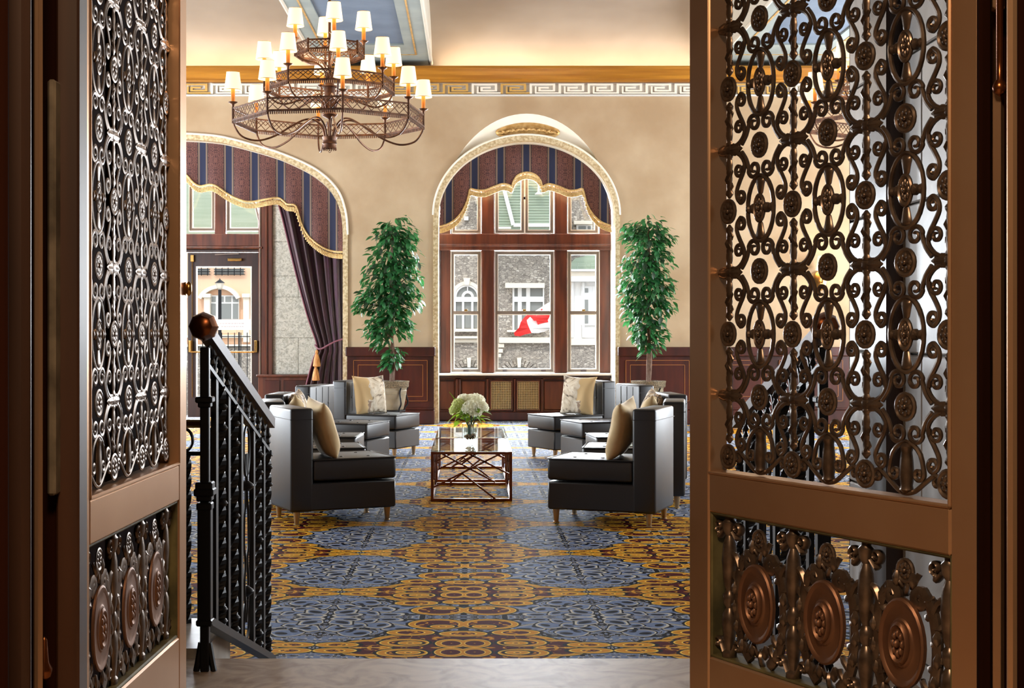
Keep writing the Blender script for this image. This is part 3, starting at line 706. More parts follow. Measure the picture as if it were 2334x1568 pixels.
struct(obj('wall_alcove_left', MB().box(XX(-60, YD), XX(240, YD), YD, YD+.1, 0, ZZ(300, YD)), 'marble_wall'), 'marble wall at the hidden end of the arch')
# ---------------------------------------------------------------- bronze grille doors
# leaf-local frame: u (x) from hinge to free edge, y = thickness (visible face at y = -0.0, looking along -y), z up from the landing
LW, U0, U1 = .82, .063, .748
PB = .2065; UB = [.084 + PB*i for i in range(4)]; UO = [.084 + PB*(i+.5) for i in range(3)]
Q = .264; Z0 = 1.444 - LAND                          # oval level through the eye line
GB, GT = 1.1415 - LAND, 2.548 - LAND                  # upper grille opening
LB_, LT = .742 - LAND, 1.057 - LAND                   # lower panel opening
DT = 2.70 - LAND
GY = .022                                             # grille plane
NY = (0, 1, 0)
hp, hq = PB/2, Q/2
def path(pts, n=5): return [(p[0], GY, p[1]) for p in spline(pts, n)]
def mk(mb, name, m, smooth=45):
    me = mb.mesh(name, smooth); me.materials.append(M[m]); return me
def curl(cx, cy, r0, a0, turns, dirn, n=14):
    return [(cx + r0*(1-.75*i/n)*cos(a0 + dirn*turns*2*pi*i/n), cy + r0*(1-.75*i/n)*sin(a0 + dirn*turns*2*pi*i/n)) for i in range(n+1)]
TR, TB = .0050, .0042
def tap(pts, r, tail=.45, end=.5):
    n = len(pts); k0 = n*(1-tail); return [r if i < k0 else r*(1-(1-end)*(i-k0)/(n-k0)) for i in range(n)]
def flat(mb, k_):
    mb.v = [(x, GY + (y-GY)*k_, z) for x, y, z in mb.v]; return mb
# S-scroll beside an oval: from the knot (0,0) on the bar up to a curl next to the oval-level rosette (0,hq)
sA = [(.07, .02), (.34, .10), (.49, .24), (.46, .38), (.33, .54), (.24, .68), (.26, .80), (.36, .875)]
sA = [(a*hp, b*hq) for a, b in sA] + curl(.37*hp, .775*hq, .0135, pi/2*.9, 1.2, -1)
sC = [(.47*hp, .28*hq), (.45*hp, .40*hq)] + curl(.31*hp, .345*hq, .0145, .35, 1.25, 1)
sB = [(.40, .06), (.55, .20), (.63, .36)]
sB = [(a*hp, b*hq) for a, b in sB] + curl(.795*hp, .365*hq, .0185, pi*.92, 1.3, -1)
me_A = mk(MB().tube(path(sA, 3), tap(path(sA, 3), TR), 6, N=NY, rb=TB), 'long_scroll', 'bronze_dark')
me_C = mk(MB().tube(path(sC, 3), tap(path(sC, 3), TR*.9), 6, N=NY, rb=TB), 'short_scroll', 'bronze_dark')
me_B = mk(MB().tube(path(sB, 3), tap(path(sB, 3), TR), 6, N=NY, rb=TB), 'crest_scroll', 'bronze_dark')
ow_, oh_ = .0415, .0685
me_ring = mk(MB().tube([(ow_*cos(a), GY, oh_*sin(a)) for a in [2*pi*i/28 for i in range(28)]], .0052, 6, closed=True, N=NY, rb=.0048), 'oval_ring', 'bronze_dark')
def flower(rx, rz, n=8, d=.007):
    mb = MB()
    mb.lathe([(1.0, -.25), (1.0, .3), (.86, .62), (.74, .30), (.70, .2)], 18, axis='Y')
    for i in range(n):
        a = 2*pi*i/n; c = (.45*cos(a), -.5, .45*sin(a))
        mb.lathe([(.02, -.3), (.2, -.1), (.23, .1), (.12, .4), (.02, .5)], 6, c=(c[0], -.25, c[2]), axis='Y')
    mb.lathe([(.2, 0), (.2, .6), (.12, .95), (.02, 1.05)], 8, axis='Y')
    mb.lathe([(.7, -.25), (.7, .22), (.02, .25)], 12, axis='Y')
    mb.v = [(x*rx, GY + y*d - .003, z*rz) for x, y, z in mb.v]; return mb
me_ros = mk(flower(.0265, .0275), 'rosette', 'bronze_dark'); me_boss = mk(flower(.0185, .031), 'oval_boss', 'bronze_dark')
me_fin = mk(flat(MB().lathe([(.003, 0), (.012, .004), (.0135, .010), (.011, .018), (.0075, .034), (.004, .038)], 10, c=(0, GY, 0)), .5), 'finial', 'bronze_dark')
me_col = mk(MB().lathe([(.004, 0), (.011, .003), (.011, .007), (.005, .010), (.005, .014), (.009, .017), (.009, .021), (.004, .024)], 10, c=(0, GY, 0), axis='X'),  'collar', 'bronze_dark')
def barseg():
    mb = MB(); L = hq - .034
    prof = [(.004, 0), (.013, .003), (.0145, .008), (.010, .012), (.011, .016)]
    prof += [(.0125 - .003*(i/8) + .0016*(i % 2), .02 + (L-.04)*i/8) for i in range(9)]
    prof += [(.0145, L-.014), (.016, L-.009), (.009, L-.004), (.004, L)]
    mb.lathe([(r_*.72, z_) for r_, z_ in prof], 8, c=(0, GY, 0))
    for i in range(7):                                # leaf ridges
        a = i*1.7; z = .025 + (L-.05)*i/6
        mb.tube([(.008*cos(a), GY+.006*sin(a)-.002, z), (.0105*cos(a+.6), GY-.002+.007*sin(a+.6), z+.008), (.007*cos(a+1.2), GY+.006*sin(a+1.2)-.002, z+.018)], [.003, .004, .001], 5)
    return mb
me_bar = mk(flat(barseg(), .55), 'bar_segment', 'bronze_dark')
def knot():
    mb = MB()
    for s_ in (-1, 1):
        mb.lathe([(.004, 0), (.009, .003), (.012, .012), (.0115, .022), (.007, .034), (.001, .044)], 9, c=(0, GY, 0), axis='X')
        for i in range(6):
            a = 2*pi*i/6; mb.tube([(.004, GY+.010*cos(a), .010*sin(a)), (.016, GY+.0125*cos(a), .0125*sin(a)), (.034, GY+.007*cos(a), .007*sin(a))], .0028, 4)
        mb.v = [(-x, y, z) for x, y, z in mb.v]
    mb.lathe([(.010, -.008), (.0145, -.004), (.0145, .004), (.010, .008)], 10, c=(0, GY, 0)); mb.v = [(x, GY + (y-GY)*.45, z) for x, y, z in mb.v]; return mb
me_knot = mk(knot(), 'knot', 'bronze_dark')
half_r = curl(-.55*ow_, -.012, .012, pi, 1.1, -1); half_r = [(-x, z) for x, z in half_r]
hr = list(reversed(curl(-.030, .010, .013, pi, 1.1, 1))) + [(-.041, .022), (-.034, .046), (-.018, .062), (0, .0685), (.018, .062), (.034, .046), (.041, .022)] + curl(.030, .010, .013, 0, 1.1, -1)
me_half = mk(MB().tube(path(hr, 2), .0045, 6, N=NY, rb=.0052), 'half_ring', 'bronze_dark')
fe = list(reversed(curl(-.072, .0, .012, pi/2*.6, 1.1, 1))) + [(-.045, -.004), (-.02, -.022), (0, -.027), (.02, -.022), (.045, -.004)] + curl(.072, .0, .012, pi/2*1.4, 1.1, -1)
me_fest = mk(MB().tube(path(fe, 3), .0045, 6, N=NY, rb=.005), 'festoon_scroll', 'bronze_dark')
me_spin = mk(MB().lathe([(.007, 0), (.013, .006), (.011, .014), (.014, .03), (.012, .06), (.010, .075), (.013, .085), (.006, .092)], 8, c=(0, GY, -.026)), 'spindle', 'bronze_dark')
# lower panel pieces
med = .0
def medal():
    mb = MB()
    mb.lathe([(1, -.3), (1, .15), (.95, .35), (.9, .3), (.84, .12), (.62, .05), (.56, .12), (.52, .3), (.47, .34), (.42, .2), (.02, .2)], 26, axis='Y'); return mb
mm = medal(); mm.v = [(x*.056, GY + y*.018 - .012, z*.083) for x, y, z in mm.v]; me_med = mk(mm, 'medallion_plate', 'bronze_plate', 30)
mb_ = flower(.024, .040, 8, .014); mb_.v = [(x, y-.014, z) for x, y, z in mb_.v]; me_mb = mk(mb_, 'medallion_boss', 'bronze_plate')
def acanthus():
    mb = MB()
    c1 = [(.030, -.125), (.060, -.09), (.074, -.03), (.073, .03), (.060, .075), (.040, .098)] + curl(.034, .083, .016, pi/2*.5, 1.2, 1)
    mb.tube(path(c1, 3), .0125, 6, N=NY, rb=.008)
    c2 = [(.064, .060), (.078, .085), (.090, .090)]
    mb.tube(path(c2, 4), [.008]*8 + [.002], 6)
    for i, (x, z, a) in enumerate(((.078, .02, .5), (.079, -.02, .2), (.072, -.06, -.2), (.055, -.10, -.5), (.02, -.10, -1.2), (.02, .115, 1.4))):
        mb.lathe([(.002, -.014), (.008, -.006), (.009, .004), (.003, .016)], 7, c=(x, GY-.004, z))
    mb.v += [(-x, y, z) for x, y, z in mb.v]; n = len(mb.v)//2; mb.f += [tuple(i + n for i in reversed(f)) for f in mb.f]; return mb
me_ac = mk(acanthus(), 'acanthus_frame', 'bronze_dark')
def spray():
    mb = MB(); r_ = random.Random(9)
    for i in range(26):
        a = 2*pi*(i+.5)/26; x, z = (.070 + .012*(i % 2))*cos(a), (.100 + .016*(i % 2))*sin(a)
        if abs(x) > .088: continue
        L = .024; d = Vector((cos(a + r_.uniform(-.7, .7)), 0, sin(a + r_.uniform(-.7, .7)))); p = Vector((x, GY+.004, z))
        mb.tube([p - d*L*.6, p - d*L*.2 + Vector((0, -.004, 0)), p + d*L*.3 + Vector((0, -.003, 0)), p + d*L*.7], [.004, .010, .009, .002], 6, rb=.006)
    return mb
me_sp = mk(spray(), 'leaf_spray', 'bronze_dark')
me_bal = mk(MB().lathe([(.010, 0), (.016, .006), (.016, .016), (.009, .022), (.012, .04), (.017, .075), (.015, .10), (.008, .112), (.014, .122), (.015, .140), (.008, .150), (.013, .165), (.017, .215), (.014, .25), (.008, .268), (.014, .278), (.016, .296), (.010, .302), (.010, .315)], 12, c=(0, GY, 0)), 'baluster', 'bronze_dark')
me_btip = mk(flower(.0225, .0235), 'top_rosette', 'bronze_dark')
def side_scroll():
    mb = MB(); c = [(.012, -.145), (.02, -.13)] + curl(.034, -.126, .012, pi, 1.1, -1); mb.tube(path(c, 3), .005, 6, N=NY, rb=.010)
    c = [(.016, .12), (.03, .105)] + curl(.030, .128, .013, -pi/2, 1.1, 1); mb.tube(path(c, 3), .005, 6, N=NY, rb=.010)
    mb.v += [(-x, y, z) for x, y, z in mb.v]; n = len(mb.v)//2; mb.f += [tuple(i + n for i in reversed(f)) for f in mb.f]; return mb
me_ss = mk(side_scroll(), 'curled_tendril', 'bronze_dark')

def frame_bead(a, b, c, d, y):
    mb = MB()
    for q in ((a, a+.008, c, d), (b-.008, b, c, d), (a, b, c, c+.008), (a, b, d-.008, d)): mb.cbox(q[0], q[1], y, y+.05, q[2], q[3], .003)
    return mb
def make_door(name, label, hx, hy, dx, dy, mirror):
    root = empty(name, (hx, hy, LAND)); struct(root, label)
    # local x along the leaf; visible face towards the passage centre
    root.rotation_euler = (0, 0, math.atan2(dy, dx))
    s = -1 if mirror else 1                           # y scale so the visible face looks at the camera
    kf = .5 if not mirror else 1.0                    # relief of the scrollwork
    def put(n, me, x=0, z=0, sx=1, sz=1):
        if 'stile' in n or 'rail' in n or 'bead' in n or 'strip' in n: return inst(n, me, root, (x, 0, z), (0, 0, 0), (sx, s, sz))
        return inst(n, me, root, (x, s*GY*(1-kf), z), (0, 0, 0), (sx, s*kf, sz))
    def slab(n, a, b, c, d, m='bronze', y0=0, y1=.048):
        me = mk(MB().cbox(a, b, y0, y1, c, d, .004), n, m, None); return put(n, me)
    slab('hinge_stile', 0, U0, .01, DT); slab('meeting_stile', U1, LW, .01, DT)
    slab('middle_rail', U0, U1, LT, GB); slab('top_rail', U0, U1, GT, DT); slab('bottom_rail', U0, U1, .01, LB_)
    put('opening_bead', mk(frame_bead(U0-.002, U1+.002, GB-.002, GT+.002, -.003), 'opening_bead', 'bronze', None))
    put('opening_bead', mk(frame_bead(U0-.002, U1+.002, LB_-.002, LT+.002, .004), 'opening_bead', 'bronze_green', None))
    put('edge_strip', mk(MB().cbox(LW, LW+.006, .008, .04, .05, DT-.05, .002), 'edge_strip', 'brass_brown', None))
    zs = [Z0 + Q*i for i in range(-1, 5)]             # rosette levels
    for u in UB:
        for i, z in enumerate(zs):
            put('rosette', me_ros, u, z)
            if i < 5:
                put('bar_segment', me_bar, u, z + hq - .004, 1, -1).location.z = z + hq - .006
                put('bar_segment', me_bar, u, z + hq + .006)
                put('knot', me_knot, u, z + hq)
                for sx in (-1, 1):
                    if (u == UB[0] and sx < 0) or (u == UB[3] and sx > 0): continue
                    for sz in (-1, 1):
                        put('long_scroll', me_A, u, z + hq, sx, sz); put('short_scroll', me_C, u, z + hq, sx, sz); put('crest_scroll', me_B, u, z + hq, sx, sz)
    for u in UO:
        for i, z in enumerate(zs):
            if i < 5: put('rosette', me_ros, u, z + hq)
            if 0 < i < 5:
                rg = put('oval_ring', me_ring, u, z)
                inst('oval_boss', me_boss, rg)
                for sz in (-1, 1): inst('finial', me_fin, rg, (0, 0, -sz*.066), (0, 0, 0), (1, 1, sz))
                for sx in (-1, 1): inst('collar', me_col, rg, (sx*.016, 0, 0), (0, 0, 0), (sx, 1, 1))
            else:
                sz = 1 if i == 0 else -1
                rg = put('half_ring', me_half, u, z, 1, sz); inst('spindle', me_spin, rg)
                put('festoon_scroll', me_fest, u, z, 1, sz)
    zc = .88 - LAND
    for u in UO:
        p = put('medallion_plate', me_med, u, zc); inst('medallion_boss', me_mb, p)
        put('acanthus_frame', me_ac, u, zc); put('leaf_spray', me_sp, u, zc); put('top_rosette', me_btip, u, zc + .132)
    for u in UB: put('baluster', me_bal, u, LB_); put('curled_tendril', me_ss, u, (LB_+LT)/2)
    return root
nL = math.hypot(.0083, .26)
doorL = make_door('door_1', 'left bronze door leaf with scrolled grille, standing open', -.698, 2.505, .0083/nL, .26/nL, False)
nR = math.hypot(.1313, .25)
doorR = make_door('door_2', 'right bronze door leaf with scrolled grille, standing open', .867, 2.396, -.1313/nR, .25/nR, True)
# lever knob on the edge of the left leaf
kn = empty('door_knob', (0, 0, 0)); kn.parent = doorL; kn.location = (LW-.02, 0, 1.55-LAND)
obj('rose', MB().cbox(-.006, .008, -.004, .0, -.016, .016, .002), 'brass', kn); obj('pull', MB().lathe([(.001, -.017), (.006, -.012), (.0075, 0), (.006, .012), (.001, .017)], 10, c=(0, -.010, 0)), 'brass', kn, smooth=50)

# ---------------------------------------------------------------- stair railings
def zh(y): return 1.452 - (y-4.42)*.268
def z2(y): return 1.346 - (y-4.42)*.285
def zb(y): return .538 - (y-4.42)*.315
def twisted(z0, z1, r=.0085, pitch=.22):
    n = max(6, int((z1-z0)/pitch*16)); return MB().tube([(0, 0, z0 + (z1-z0)*i/n) for i in range(n+1)], r*1.35, 4, twist=2*pi/16)
def railing(x, label, full=True):
    o = empty('stair_railing', (x, 4.42, LAND)); tag(o, label, 'railing', 'wrought iron stair railings')
    def pt(y, z): return (0, y-4.42, z-LAND)
    mb = MB().cbox(-.014, .014, -.014, .014, 0, 1.02, .003)
    for zc_, w_ in ((.548, .024), (.585, .027), (.52, .024), (.565, .031)): mb.cbox(-w_, w_, -w_, w_, zc_-.012, zc_+.012, .004)
    mb.cbox(-.020, .020, -.020, .020, .83, .85, .004); mb.cbox(-.027, .027, -.027, .027, .845, .865, .004)
    mb.cbox(-.021, .021, -.021, .021, .15, .53, .003); mb.cbox(-.025, .025, -.025, .025, .145, .165, .004)
    obj('newel_post', mb, 'iron', o)
    obj('newel_foot', MB().tube([(-.012, 0, .09), (-.022, 0, .03), (-.028, 0, 0)], .010, 6).tube([(.012, 0, .09), (.022, 0, .03), (.028, 0, 0)], .010, 6), 'iron', o)
    obj('newel_cap', MB().lathe([(.030, -.052), (.038, -.046), (.040, -.03), (.046, -.012), (.046, .012), (.040, .03), (.034, .044), (.026, .048), (.001, .05)], 8, c=(0, -.02, 1.085), axis='Y'), 'brass_brown', o, smooth=35)
    h0, h1 = pt(4.44, zh(4.44)), pt(5.86, zh(5.86))
    obj('handrail', MB().obox(h0, h1, .040, .040).obox((0, h0[1], h0[2]+.022), (0, h1[1], h1[2]+.022), .030, .012), 'rail_dark', o)
    obj('under_rail', MB().obox(pt(4.43, z2(4.43)), pt(5.86, z2(5.86)), .022, .014), 'iron', o)
    obj('bottom_rail', MB().obox(pt(4.43, zb(4.43)), pt(5.87, zb(5.87)), .045, .026), 'iron', o)
    for y in (4.585, 4.82, 5.09, 5.375, 5.64): obj('plain_baluster', MB().box(-.009, .009, y-4.42-.020, y-4.42+.020, zb(y)-LAND, z2(y)-LAND), 'iron', o)
    for y in (4.70, 4.955, 5.51, 5.77):
        a, b = zb(y)-LAND, z2(y)-LAND
        bl = obj('twisted_baluster', twisted(a, b, .0135), 'iron', o, loc=(0, y-4.42, 0))
        mid = a + (b-a)*.52
        for zc_ in (a+.03, a+.07, mid, b-.07, b-.14): obj('collar', MB().lathe([(.008, -.014), (.020, -.007), (.024, 0), (.020, .007), (.008, .014)], 8, c=(0, 0, zc_)), 'iron', bl, smooth=40)
        if zb(y) > .3 or True: pass
    # scroll panel between two plain bars
    yc = 5.235; a, b = zb(yc)-LAND, z2(yc)-LAND; mid = (a+b)/2; sp = MB()
    def c2(pts): sp.tube([(0, p[0]+yc-4.42, p[1]) for p in spline(pts, 5)], .0055, 5)
    for s_ in (-1, 1):
        c2([(s_*.01, b-.02), (s_*.055, b-.05), (s_*.06, b-.14), (s_*.02, b-.2), (s_*.012, b-.12)])
        c2([(s_*.004, mid+.22), (s_*.02, mid+.12), (s_*.05, mid+.06), (s_*.055, mid-.04), (s_*.02, mid-.10), (s_*.045, mid-.18), (s_*.02, mid-.28), (s_*.004, mid-.33)])
        c2([(s_*.01, a+.02), (s_*.055, a+.05), (s_*.055, a+.12), (s_*.02, a+.16), (s_*.015, a+.10)])
    for zc_ in (b-.24, a+.2): sp.lathe([(.008, -.02), (.025, -.008), (.03, 0), (.025, .008), (.008, .02)], 8, c=(0, yc-4.42, zc_))
    obj('scroll_panel', sp, 'iron', o, smooth=40)
    for i in range(10):
        y = 4.50 + .138*i; zt = zh(y)-LAND-.03; zb_ = z2(y)-LAND
        h_ = obj('hoop', MB().tube([(0, p[0], p[1]) for p in spline([(-.045, zb_+.015), (-.05, zt-.045), (-.03, zt-.008), (0, zt), (.03, zt-.010), (.05, zt-.05), (.045, zb_-.01)], 4)], .0055, 5), 'iron', o, loc=(0, y-4.42, 0), smooth=40)
        obj('drop', MB().lathe([(.002, -.04), (.012, -.028), (.006, -.012), (.014, .0), (.004, .02)], 7, c=(0, .05, zb_+.05)), 'iron', h_, smooth=40)
    return o
railing(-.835, 'black iron stair railing with twisted bars beside the left bronze door')
railing(1.11, 'black iron stair railing seen through the right bronze grille')
# short guard rail on the marble kerb
gr = empty('guard_rail', (-1.1, 5.03, .405)); tag(gr, 'short iron guard rail with brass top on the marble kerb', 'railing')
obj('handrail', MB().cbox(-.2, .17, -.025, .025, .70, .73, .008), 'brass', gr)
obj('lower_rail', MB().cbox(-.2, .17, -.012, .012, .60, .615, .004), 'iron', gr)
obj('scroll', MB().tube([(.07+.035*cos(t), 0, .655+.042*sin(t)) for t in [2*pi*i/20 for i in range(20)]], .006, 5, closed=True).tube([(-.07+.035*cos(t), 0, .655+.042*sin(t)) for t in [2*pi*i/20 for i in range(20)]], .006, 5, closed=True), 'iron', gr, smooth=40)
for x in (-.12, .085): obj('twisted_baluster', twisted(0, .6, .012), 'iron', gr, loc=(x, 0, 0))
obj('post', MB().cbox(.15, .19, -.02, .02, 0, .70, .003).cbox(.14, .20, -.03, .03, .42, .45, .004), 'iron', gr)
# ---------------------------------------------------------------- lounge chairs
def chair_proto():
    P_ = {}
    P_['base'] = mk(MB().cbox(-.41, .41, -.30, .30, .105, .315, .012), 'base', 'leather', 40)
    mb = MB().cbox(-.25, .415, -.302, .302, .325, .49, .026)
    P_['seat_cushion'] = mk(mb, 'seat_cushion', 'leather', 40)
    P_['backrest'] = mk(MB().cbox(-.425, -.245, -.302, .302, .10, .875, .022), 'backrest', 'leather', 40)
    P_['seam'] = mk(MB().box(-.428, -.242, -.306, -.301, .79, .794).box(-.428, -.242, .301, .306, .79, .794).box(-.4285, -.424, -.304, .304, .79, .794), 'seam', 'leather', None)
    P_['piping'] = mk(MB().tube([(-.25, -.30, .487), (.40, -.30, .487), (.413, -.29, .487), (.413, .29, .487), (.40, .30, .487), (-.25, .30, .487)], .006, 5), 'piping', 'leather', 40)
    P_['leg'] = mk(MB().lathe([(.016, 0), (.017, .006), (.028, .11), (.028, .115)], 12), 'leg', 'chair_leg', 40)
    P_['glide'] = mk(MB().lathe([(.024, 0), (.024, .006), (.016, .01)], 12), 'glide', 'chair_leg', 40)
    P_['button'] = mk(MB().lathe([(.016, 0), (.014, .006), (.001, .008)], 10), 'button', 'leather', 40)
    P_['channel'] = mk(MB().box(0, .004, -.004, .004, 0, .33), 'channel', 'leather', None)
    return P_
CP = chair_proto()
def chair(label, cx, cy, ang, group):
    o = empty('lounge_chair', (cx, cy, 0), (0, 0, math.radians(ang))); tag(o, label, 'chair', group)
    inst('base', CP['base'], o); s_ = inst('seat_cushion', CP['seat_cushion'], o); b = inst('backrest', CP['backrest'], o)
    inst('piping', CP['piping'], s_); inst('seam', CP['seam'], b)
    for x in (.0, .22):
        for y in (-.15, .15): inst('button', CP['button'], s_, (x+.02, y, .489))
    for y in (-.15, 0, .15):
        inst('channel', CP['channel'], b, (-.2455, y, .52)); inst('button', CP['button'], b, (-.246, y, .68), (0, pi/2, 0))
    for x in (-.36, .36):
        for y in (-.24, .24):
            l = inst('leg', CP['leg'], o, (x, y, 0)); inst('glide', CP['glide'], l)
    return o
def from_corner(X, Y, a, side):                       # near front top corner of the seat -> centre
    a = math.radians(a); d = (cos(a), sin(a)); n = (sin(a), -cos(a)) if side > 0 else (-sin(a), cos(a))
    return X - .41*d[0] - .30*n[0], Y - .41*d[1] - .30*n[1]
gl, gr2 = 'lounge chairs left of the coffee tables', 'lounge chairs right of the coffee tables'
chairs = {}
def ch(key, label, c, ang, g): chairs[key] = (chair(label, c[0], c[1], ang, g), c, ang)
ch('L1', 'black leather armless lounge chair nearest on the left, beside the railing', (-1.066, 10.87), 23.6, gl)
ch('L2', 'black leather lounge chair, second from the railing in the left row', from_corner(-.864, 11.57, 10, 1), 10, gl)
ch('L3', 'black leather lounge chair in the middle of the left row', from_corner(-1.044, 12.75, -3, 1), -3, gl)
ch('L4', 'black leather lounge chair in front of the curtain tassel', from_corner(-1.074, 14.56, -20, 1), -20, gl)
ch('L5', 'black leather lounge chair in front of the left potted ficus', from_corner(-.85, 16.0, -25, 1), -25, gl)
ch('R1', 'black leather armless lounge chair nearest on the right, by the right bronze door', (1.075, 10.76), 180-21, gr2)
ch('R2', 'black leather lounge chair, second from the right bronze door in the right row', from_corner(.926, 11.58, 180-9, -1), 180-9, gr2)
ch('R3', 'black leather lounge chair in the middle of the right row', from_corner(1.145, 12.7, 180+5, -1), 180+5, gr2)
ch('R4', 'black leather lounge chair in front of the right potted ficus', from_corner(1.178, 14.75, 180+19, -1), 180+19, gr2)
ch('R5', 'black leather lounge chair below the middle window', from_corner(.948, 15.84, 180+28, -1), 180+28, gr2)

# ---------------------------------------------------------------- cushions
def pillow_mesh(m, seed, w_=.23, th=.085):
    rnd = random.Random(seed); ph = [rnd.uniform(0, 6) for _ in range(6)]
    def surf(sg):
        def fn(a, b):
            x, z = 2*a-1, 2*b-1
            pin = 1 - .13*(1-abs(z)**2)*abs(x)**4 ; pin2 = 1 - .13*(1-abs(x)**2)*abs(z)**4
            t = th*max(0, (1-abs(x)**2.6)*(1-abs(z)**2.6))**.55
            t *= 1 + .10*sin(3*x+ph[0])*sin(4*z+ph[1]) + .05*sin(9*x+ph[2]+3*z)
            return (x*w_*pin*(1+.02*sin(3*z+ph[3])), sg*t + .012*sin(2.2*z+ph[4]), z*w_*pin2*(1+.03*sin(2*x+ph[5])))
        return fn
    mb = MB().grid(surf(1), 18, 18).grid(surf(-1), 18, 18)
    me = mb.mesh('cushion'); bm = bmesh.new(); bm.from_mesh(me); bmesh.ops.remove_doubles(bm, verts=bm.verts, dist=.0008); bmesh.ops.recalc_face_normals(bm, faces=bm.faces); bm.to_mesh(me); bm.free()
    me.shade_smooth(); me.materials.append(M[m]); return me
def pillow(key, label, m, fwd, side, lean, roll, seed, size=.23, group=None, yaw=0, up=0, flip=False):
    _, c, ang = chairs[key]; a = math.radians(ang)
    x = c[0] + cos(a)*fwd - sin(a)*side; y = c[1] + sin(a)*fwd + cos(a)*side
    o = inst('throw_cushion', pillow_mesh(m, seed, size)); tag(o, label, 'cushion', group)
    R = Matrix.Rotation(a - pi/2 + yaw, 4, 'Z') @ Matrix.Rotation(lean, 4, 'X') @ Matrix.Rotation(roll, 4, 'Y')
    o.matrix_world = Matrix.Translation((x, y, .49 + size*.93*cos(lean) + up)) @ R @ Matrix.Scale(-1 if flip else 1, 4, (1, 0, 0))
    # seam piping around the edge
    return o
gp = 'throw cushions on the lounge chairs'
pillow('L1', 'plain tan cushion leaning on the nearest left chair', 'pillow_tan', -.10, -.06, .20, .05, 1, .235, gp, yaw=-.05)
pillow('L2', 'tan cushion mostly hidden behind the nearest left chair', 'pillow_tan', -.12, .0, .22, -.1, 2, .22, gp)
pillow('L3', 'brown scale-patterned cushion in the middle of the left row', 'pillow_scale', -.13, -.05, .22, .12, 3, .22, gp)
pillow('L5', 'tan cushion with dark blotched print in front of the left ficus pot', 'pillow_print', -.06, -.06, .20, .02, 4, .235, gp, yaw=-.4, flip=True)
pillow('R1', 'plain tan cushion leaning on the nearest right chair', 'pillow_tan', -.10, .06, .20, -.05, 5, .235, gp, yaw=.05)
pillow('R2', 'tan cushion mostly hidden behind the nearest right chair', 'pillow_tan', -.12, .0, .22, .1, 6, .22, gp)
pillow('R3', 'brown scale-patterned cushion in the middle of the right row', 'pillow_scale', -.13, .05, .22, -.12, 7, .22, gp)
pillow('R5', 'cream cushion with grey animal print below the middle window', 'pillow_print', -.06, .06, .20, -.02, 8, .235, gp, yaw=.4)

# ---------------------------------------------------------------- coffee tables
def table(label, y0, y1, cx=.01):
    hx, L, ht, t = .335, y1-y0, .422, .024
    o = empty('coffee_table', (cx, (y0+y1)/2, 0)); tag(o, label, 'table', 'glass coffee tables in a row'); hy = L/2
    for x in (-hx, hx):
        for y in (-hy, hy): obj('leg', MB().box(x-t/2, x+t/2, y-t/2, y+t/2, 0, ht), 'copper', o)
    for z in (.012, ht-.012):
        for y in (-hy, hy): obj('rail', MB().box(-hx, hx, y-.011, y+.011, z-.011, z+.011), 'copper', o)
        for x in (-hx, hx): obj('rail', MB().box(x-.011, x+.011, -hy, hy, z-.011, z+.011), 'copper', o)
    def br(a, b): obj('brace', MB().obox(a, b, .014, .014), 'copper', o)
    for y in (-hy, hy):
        s_ = 1 if y < 0 else -1
        z_ = lambda f: .02 + f*(ht-.04); x_ = lambda f: s_*(-hx + 2*hx*f)
        br((x_(.02), y, z_(.26)), (x_(.86), y, z_(1))); br((x_(.13), y, z_(1)), (x_(.80), y, z_(.37)))
        br((x_(.37), y, z_(.58)), (x_(.80), y, z_(0))); br((x_(.38), y, z_(.78)), (x_(.55), y, z_(1)))
        br((x_(.47), y, z_(1)), (x_(.98), y, z_(.55)))
    for x in (-hx, hx):
        br((x, -hy, .1), (x, hy*.2, ht-.02)); br((x, -hy*.6, ht-.02), (x, hy*.7, .03)); br((x, 0, .12), (x, hy, ht*.8)); br((x, hy*.1, ht-.02), (x, hy, .12))
    obj('glass_top', MB().cbox(-hx-.012, hx+.012, -hy-.012, hy+.012, ht, ht+.012, .003), 'table_glass', o)
    return o
table('low copper-framed glass coffee table with crossed braces, holding the flower vase', 11.99, 13.25)
table('second copper-framed glass coffee table behind the flower vase', 13.52, 14.85)

# ---------------------------------------------------------------- flower vase
fa = empty('flower_vase', (XX(1071, 12.9), 12.9, .434)); tag(fa, 'glass vase of white flowers on the coffee table', 'flowers')
obj('glass', MB().lathe([(.066, 0), (.07, .005), (.072, .17), (.069, .17), (.067, .012), (.001, .012)], 20, cap=False), 'vase_glass', fa, smooth=40)
peb = mk(MB().lathe([(.001, -.014), (.014, -.008), (.02, 0), (.014, .008), (.001, .014)], 7), 'pebble', 'pebble')
rnd = random.Random(3)
for i in range(26):
    a, r_ = rnd.uniform(0, 2*pi), .05*math.sqrt(rnd.random()); inst('pebble', peb, fa, (r_*cos(a), r_*sin(a), .024 + rnd.uniform(0, .045)), (rnd.uniform(0, 3), rnd.uniform(0, 3), 0), (rnd.uniform(.6, 1), rnd.uniform(.6, 1), rnd.uniform(.6, 1)))
for i in range(14):
    a = 2*pi*i/14; r0, r1 = rnd.uniform(.005, .045), rnd.uniform(.02, .11)
    obj('stem', MB().tube(spline([(r0*cos(a), r0*sin(a), .02), (r0*.8*cos(a), r0*.8*sin(a), .15), (r1*cos(a), r1*sin(a), .27)], 3), .004, 5), 'stem', fa)
